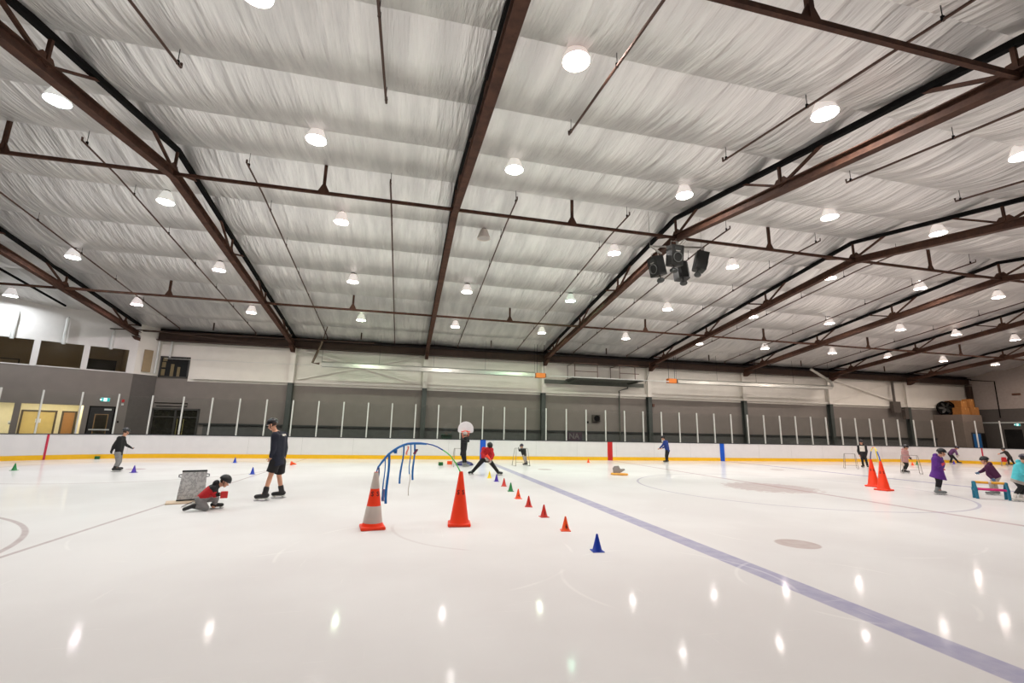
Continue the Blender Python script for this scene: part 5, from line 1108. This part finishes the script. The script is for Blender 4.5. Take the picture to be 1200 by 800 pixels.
# ------------------------------------------------------------------ ribbon arch over the two tall cones
r = empty('ribbon_arch', (-.4, 8.5, .90), 'bent blue and green rod with hanging blue ribbons between two tall cones', 'arch')
AP = [(-.400, .90), (-.38, 1.0), (-.314, 1.101), (-.219, 1.226), (-.139, 1.291), (-.047, 1.351), (.023, 1.384), (.099, 1.408), (.199, 1.418), (.334, 1.418), (.433, 1.405), (.54, 1.383), (.633, 1.349), (.733, 1.294), (.806, 1.248), (.876, 1.193), (.977, 1.068), (1.072, .90)]
L = lambda x, z, y=0.: Vector((x+.4, y, z-.90))
RB = mat('blue_rod', srgb(24, 78, 168), .4); RG = mat('green_rod', srgb(86, 204, 92), .4); RIB = mat('blue_ribbon', srgb(24, 112, 190), .5, var=.1); RIBD = mat('navy_ribbon', srgb(40, 66, 130), .5)
yo = lambda i: .05*i/17
mb = MB(); mb.tube([L(x, z, yo(i)) for i, (x, z) in enumerate(AP[:14])], .011, 8); mb.obj('blue_rod', RB, r, True)
mb = MB(); mb.tube([L(x, z, yo(i+13)) for i, (x, z) in enumerate(AP[13:])], .011, 8); mb.obj('green_rod', RG, r, True)
mb = MB(); mb.tube([L(x, z-.012, yo(i)-.004) for i, (x, z) in enumerate(AP[1:11])], [.012]+[.02]*8+[.01], 8); mb.obj('ribbon_wrap', RIB, r, True)
def ribbon(x0, z0, x1, z1, w, m, tw=.4):
    mb = MB(); N = 9; rows = []
    for i in range(N+1):
        f = i/N; a = tw*math.sin(f*5)+.2; c = L(x0+(x1-x0)*f+.01*math.sin(f*6), z0+(z1-z0)*f, .02*math.sin(f*4))
        d = Vector((math.cos(a), math.sin(a), 0))*w/2; rows.append((mb.bm.verts.new(c-d), mb.bm.verts.new(c+d)))
    for A, B in zip(rows, rows[1:]): mb.bm.faces.new((A[0], A[1], B[1], B[0]))
    mb.obj('ribbon', m, r, True)
ribbon(-.373, 1.01, -.352, .70, .03, RIBD); ribbon(-.272, 1.18, -.262, .45, .022, RIB); ribbon(-.205, 1.23, -.205, .39, .042, RIB, .2); ribbon(.038, 1.38, .005, .72, .032, RIB)
ribbon(.153, 1.40, .165, .88, .018, RIB); ribbon(.222, 1.41, .225, .78, .034, RIB); ribbon(.165, .9, .17, .52, .012, WBAND); ribbon(-.262, .63, -.25, .43, .05, mat('pale_violet_ribbon', srgb(140, 134, 170), .5)); ribbon(-.11, 1.30, -.09, 1.23, .06, RIB)
ribbon(.11, 1.36, .095, 1.21, .03, mat('coral_ribbon', srgb(240, 130, 110), .5)); ribbon(.262, 1.31, .235, 1.22, .05, mat('maroon_ribbon', srgb(110, 40, 80), .5)); ribbon(.06, 1.40, .12, 1.385, .03, mat('coral_ribbon', srgb(240, 130, 110), .5))
# small hoop over the other pair of cones
r = empty('hoop_arch', (15.28, 12.2, .9), 'small striped hoop bent between two tall orange cones', 'arch')
a, b = Vector((0, 0, .025)), Vector((.77, .95, .025)); P_ = []
for i in range(21):
    t = i/20; P_.append(a.lerp(b, t)+Vector((0, 0, .42*math.sin(PI*t)**.7)))
cols = [RB, mat('yellow_hoop', srgb(236, 214, 60), .4), mat('coral_hoop', srgb(240, 110, 80), .4), mat('yellow_hoop', (0, 0, 0)), RIBD]
for j in range(5): mb = MB(); mb.tube(P_[j*4:j*4+5], .018, 8); mb.obj('hoop_section', cols[j], r, True)
mb = MB(); mb.tube([P_[6]+Vector((0, 0, 0)), P_[6]+Vector((.05, .02, -.3)), P_[5]+Vector((.12, .02, -.62))], [.03, .02, .012], 6); mb.obj('yellow_streamer', mat('yellow_hoop', (0, 0, 0)), r, True)

# ------------------------------------------------------------------ toy basketball hoop
r = empty('basketball_hoop', (2.93, 22.1, 0), 'toy basketball hoop with white rounded backboard behind the reaching child', 'basketball hoop'); r.rotation_euler = (0, 0, -.13)
NV = mat('navy_plastic', srgb(44, 46, 104), .45)
mb = MB(); mb.loft([[Vector((a*.42*math.cos(2*PI*i/24), b*.34*math.sin(2*PI*i/24), z)) for i in range(24)] for a, b, z in ((1, 1, 0), (1, 1, .06), (.8, .8, .13), (.3, .3, .20))]); mb.obj('base', NV, r, True)
mb = MB(); mb.tube([(0, 0, .15), (0, .02, 1.45), (0, -.05, 1.62)], .035, 10); mb.obj('pole', NV, r, True)
poly = [(-.30, 0), (.30, 0)]; poly += [(.30+.07*math.cos(a), .10+.09*math.sin(a)) for a in (-.9, -.3)]+[(.37*math.cos(a), .17+.36*math.sin(a)) for a in [i*PI/14 for i in range(15)]]+[(-.30-.07*math.cos(a), .10+.09*math.sin(a)) for a in (-.3, -.9)]
mb = MB(); mb.prism(poly, (0, -.10, 1.50), (1, 0, 0), (0, 0, 1), (0, 1, 0), .04); mb.obj('backboard', mat('white_backboard', srgb(222, 220, 224), .4), r)
RIMO = mat('orange_rim', srgb(240, 84, 50), .4)
mb = MB(); C_ = [Vector((.2*math.cos(2*PI*i/20), -.33+.2*math.sin(2*PI*i/20), 1.56)) for i in range(20)]; mb.tube(C_, .018, 8, closed=True); mb.box((0, -.12, 1.56), (.2, .06, .08)); mb.obj('rim', RIMO, r, True)
mb = MB()
for i in range(16):
    for s in (1, -1):
        P_ = []
        for q in range(6):
            a = 2*PI*i/16+s*q*.16; R_ = .19-.014*q; P_.append(Vector((R_*math.cos(a), -.33+R_*math.sin(a), 1.55-.07*q)))
        mb.tube(P_, .006, 4)
mb.obj('net', mat('orange_white_net', srgb(240, 130, 104), .7, var=.3, scale=9), r)

# ------------------------------------------------------------------ skating frames
def skating_frame(x, y, rz, w, h, d, label):
    r = empty('skating_frame', (x, y, 0), label, 'skating frame', 'thin steel skating frames', rz); t = .012
    for s in (-1, 1):
        mb = MB(); X = s*w/2
        mb.tube([(X*1.15, -d/2, t), (X*.95, -d*.22, h*.94), (X*.93, -d*.14, h), (X*.93, d*.14, h), (X*.95, d*.22, h*.94), (X*1.15, d/2, t), (X*1.15, -d/2, t)], t, 6); mb.obj('side_frame', CHROME, r)
    mb = MB(); mb.tube([(-w*.465, -d*.14, h), (w*.465, -d*.14, h)], t, 6); mb.obj('handle_bar', CHROME, r)
    mb = MB(); mb.tube([(-w*.55, -d*.42, h*.22), (w*.55, -d*.42, h*.22)], t*.8, 6); mb.obj('cross_bar', CHROME, r)
skating_frame(2.55, 21.35, .05, .42, .80, .5, 'thin steel skating frame beside the reaching child in black')
skating_frame(5.62, 21.85, .1, .62, .82, .55, 'thin steel skating frame around the small child by the blue line')
skating_frame(23.75, 20.6, -.7, .50, .78, .5, 'thin steel skating frame beside the child with white chest print')
skating_frame(24.05, 17.75, -.75, .62, .86, .6, 'thin steel skating frame held by the child in dusty pink coat')

# ------------------------------------------------------------------ foam hurdle
a0, b0 = Vector((16.40, 10.42, 0)), Vector((16.92, 9.98, 0)); d = b0-a0
r = empty('foam_hurdle', (a0+b0)/2, 'foam tube hurdle with teal ends, yellow top bar and magenta lower bars', 'hurdle'); r.rotation_euler = (0, 0, math.atan2(d.y, d.x)); Lh = d.length
TEAL = mat('teal_foam', srgb(24, 112, 140), .6, var=.06); MAG = mat('magenta_foam', srgb(196, 24, 110), .6); YLF = mat('yellow_foam', srgb(222, 160, 44), .6)
for s in (-1, 1):
    mb = MB(); X = s*Lh/2
    for q in (-1, 1):
        mb.tube([(X, q*.115, 0), (X, q*.085, .26), (X, q*.02, .47)], .036, 12)
    mb.tube([(X, -.03, .44), (X, .03, .44)], .045, 12); mb.tube([(X, -.085, .24), (X, .085, .24)], .034, 12); mb.obj('end_frame', TEAL, r, True)
    for q in (-1, 1):
        mb = MB(); mb.tube([(X, q*.092, .22), (X, q*.08, .30)], .044, 12); mb.obj('joint_collar', TEAL, r, True)
mb = MB(); mb.tube([(-Lh/2+.02, 0, .455), (Lh/2-.02, 0, .455)], .036, 12); mb.obj('top_bar', YLF, r, True)
for q in (-1, 1): mb = MB(); mb.tube([(-Lh/2+.02, q*.085, .265), (Lh/2-.02, q*.085, .265)], .030, 12); mb.obj('lower_bar', MAG, r, True)
mb = MB(); mb.tube([(-.03, 0, .455), (.03, 0, .455)], .0375, 12); mb.obj('tape', WBAND, r, True)

# ------------------------------------------------------------------ red chair pushed at the curved boards
r = empty('push_chair', (38.45, 22.55, 0), 'small red plastic chair on a thin frame pushed by the child in olive', 'chair', rz=-.9); r.scale = (.72, .72, .8)
mb = MB(); mb.box((0, 0, .36), (.36, .34, .03), None, .01); mb.obj('seat', REDP, r)
mb = MB(); mb.loft([[Vector((x, -.17+y, z)) for x, y in ((-w, -.015), (w, -.015), (w, .015), (-w, .015))] for w, z in ((.17, .38), (.18, .52), (.14, .72))]); mb.obj('backrest', REDP, r)
for x in (-.15, .15):
    for y in (-.15, .15): mb = MB(); mb.tube([(x, y, .35), (x*1.25, y*1.25, 0)], .014, 6); mb.obj('leg', CHROME, r)
for x in (-.18, .18): mb = MB(); mb.tube([(x, .5, .01), (x, -.25, .01)], .012, 6); mb.obj('runner', CHROME, r)

# ------------------------------------------------------------------ painted stand-up bin and the small stand by the centre circle
r = empty('stand_up_bin', (-4.40, 11.72, 0), 'flat stand-up grey marbled bin on a tan board behind the kneeling child', 'stand-up bin', rz=.36)
m, nt, b_ = nmat('marbled_grey_paint'); Hh = NT(nt); tc = nt.nodes.new('ShaderNodeTexCoord')
v = Hh.noise(tc.outputs['Object'], 7, 6, .65); nt.links.new(Hh.mix(Hh.rng(Hh.m('ABSOLUTE', Hh.m('SUBTRACT', v, .5)), 0., .05), srgb(150, 150, 152), srgb(190, 190, 190)), b_.inputs['Base Color']); b_.inputs['Roughness'].default_value = .5
mb = MB(); mb.prism([(-.265, .03), (.245, .03), (.225, .64), (-.225, .64)], (0, 0, 0), (1, 0, 0), (0, 0, 1), (0, 1, 0), .03); mb.obj('bin_panel', m, r)
mb = MB(); mb.box((0, .015, .65), (.46, .05, .035), None, .008); mb.box((-.005, -.004, .045), (.52, .012, .02)); mb.obj('rim', mat('dark_bin_rim', srgb(36, 40, 40), .5), r)
for s in (-1, 1):
    mb = MB(); mb.tube([(s*.225, .015, .58), (s*.275, .015, .575), (s*.275, .015, .53), (s*.23, .015, .525)], .014, 6); mb.obj('side_handle', mat('grey_handle', srgb(96, 98, 98), .4), r)
mb = MB(); mb.box((-.08, -.06, .014), (.72, .42, .026), None, .006); mb.obj('base_board', mat('tan_board', srgb(206, 184, 160), .6), r)
mb = MB(); mb.prism([(.03, .03), (.24, .03), (.03, .4)], (0, .03, 0), (0, 1, 0), (0, 0, 1), (1, 0, 0), .02); mb.obj('rear_strut', mat('tan_board', (0, 0, 0)), r)
r = empty('small_stand', (8.5, 17.3, 0), 'small grey wooden post on a yellow rounded base beside the centre circle', 'stand', rz=-.45)
mb = MB(); mb.loft([[Vector((a*.34*math.cos(2*PI*i/24), b*.16*math.sin(2*PI*i/24), z)) for i in range(24)] for a, b, z in ((.92, .9, 0), (1, 1, .02), (1, 1, .06), (.92, .9, .08))]); mb.obj('base', mat('yellow_wood', srgb(236, 170, 70), .5), r, True)
mb = MB(); mb.prism([(-.24, .08), (.02, .08), (.22, .2), (.2, .26), (.04, .24), (-.02, .36), (-.2, .34), (-.26, .26)], (0, -.02, 0), (1, 0, 0), (0, 0, 1), (0, 1, 0), .04); mb.obj('grey_board', mat('grey_plywood', srgb(150, 142, 140), .6), r)

# striped cones and other gear stored behind the glass
for i, (x, y) in enumerate(((34.0, 28.2), (34.9, 28.3), (36.3, 28.2), (37.3, 28.25), (38.3, 28.2))):
    traffic_cone(x, y, .1*i, 'white-banded orange cone stored behind the glass near the storage block, %s from the storage side' % ordinal(4-i), True, 'cones stored behind the glass')
traffic_cone(.6, 28.3, 0, 'orange traffic cone stored behind the glass under the first heater')
mb = MB()
r = empty('equipment_bin', (2.6, 28.3, 0), 'dark green wheeled bin stored behind the glass', 'bin')
mb = MB(); mb.loft([[Vector((x*a, y*a, z)) for x, y in ((-.3, -.28), (.3, -.28), (.3, .28), (-.3, .28))] for a, z in ((.8, .06), (1, 1.25))]); mb.obj('bin_body', mat('dark_green_plastic', srgb(36, 58, 44), .5), r)
mb = MB(); mb.box((0, 0, 1.3), (.64, .62, .08), None, .02); mb.obj('lid', mat('dark_green_plastic', (0, 0, 0)), r)
for s in (-1, 1): mb = MB(); mb.lathe([(.0005, -.03), (.09, -.03), (.09, .03), (.0005, .03)], 14, (s*.2, .27, .09), Matrix.Rotation(PI/2, 3, 'Y')); mb.obj('wheel', BLK, r)

# ------------------------------------------------------------------ light and camera
w = bpy.data.worlds.new('World'); S.world = w; w.use_nodes = True
w.node_tree.nodes['Background'].inputs[0].default_value = (.55, .52, .5, 1); w.node_tree.nodes['Background'].inputs[1].default_value = .02
cd = bpy.data.cameras.new('Camera'); cam = bpy.data.objects.new('Camera', cd); COL.objects.link(cam)
cd.sensor_width = 36.; cd.lens = 16.; cd.clip_start = .05; cd.clip_end = 200
rx, ux, fx = Vector((.97317730, -.22916643, .02021622)), Vector((-.06298066, -.18087015, .98148837)), Vector((.22126767, .95643543, .19045177))
cam.matrix_world = Matrix(((rx.x, ux.x, -fx.x, 0), (rx.y, ux.y, -fx.y, 0), (rx.z, ux.z, -fx.z, 1.6809), (0, 0, 0, 1)))
S.camera = cam
S.view_settings.view_transform = 'Standard'; S.view_settings.look = 'None'; S.view_settings.exposure = .17
S.cycles.use_denoising = True
S.cycles.max_bounces = 10; S.cycles.transparent_max_bounces = 16; S.cycles.sample_clamp_indirect = 4.
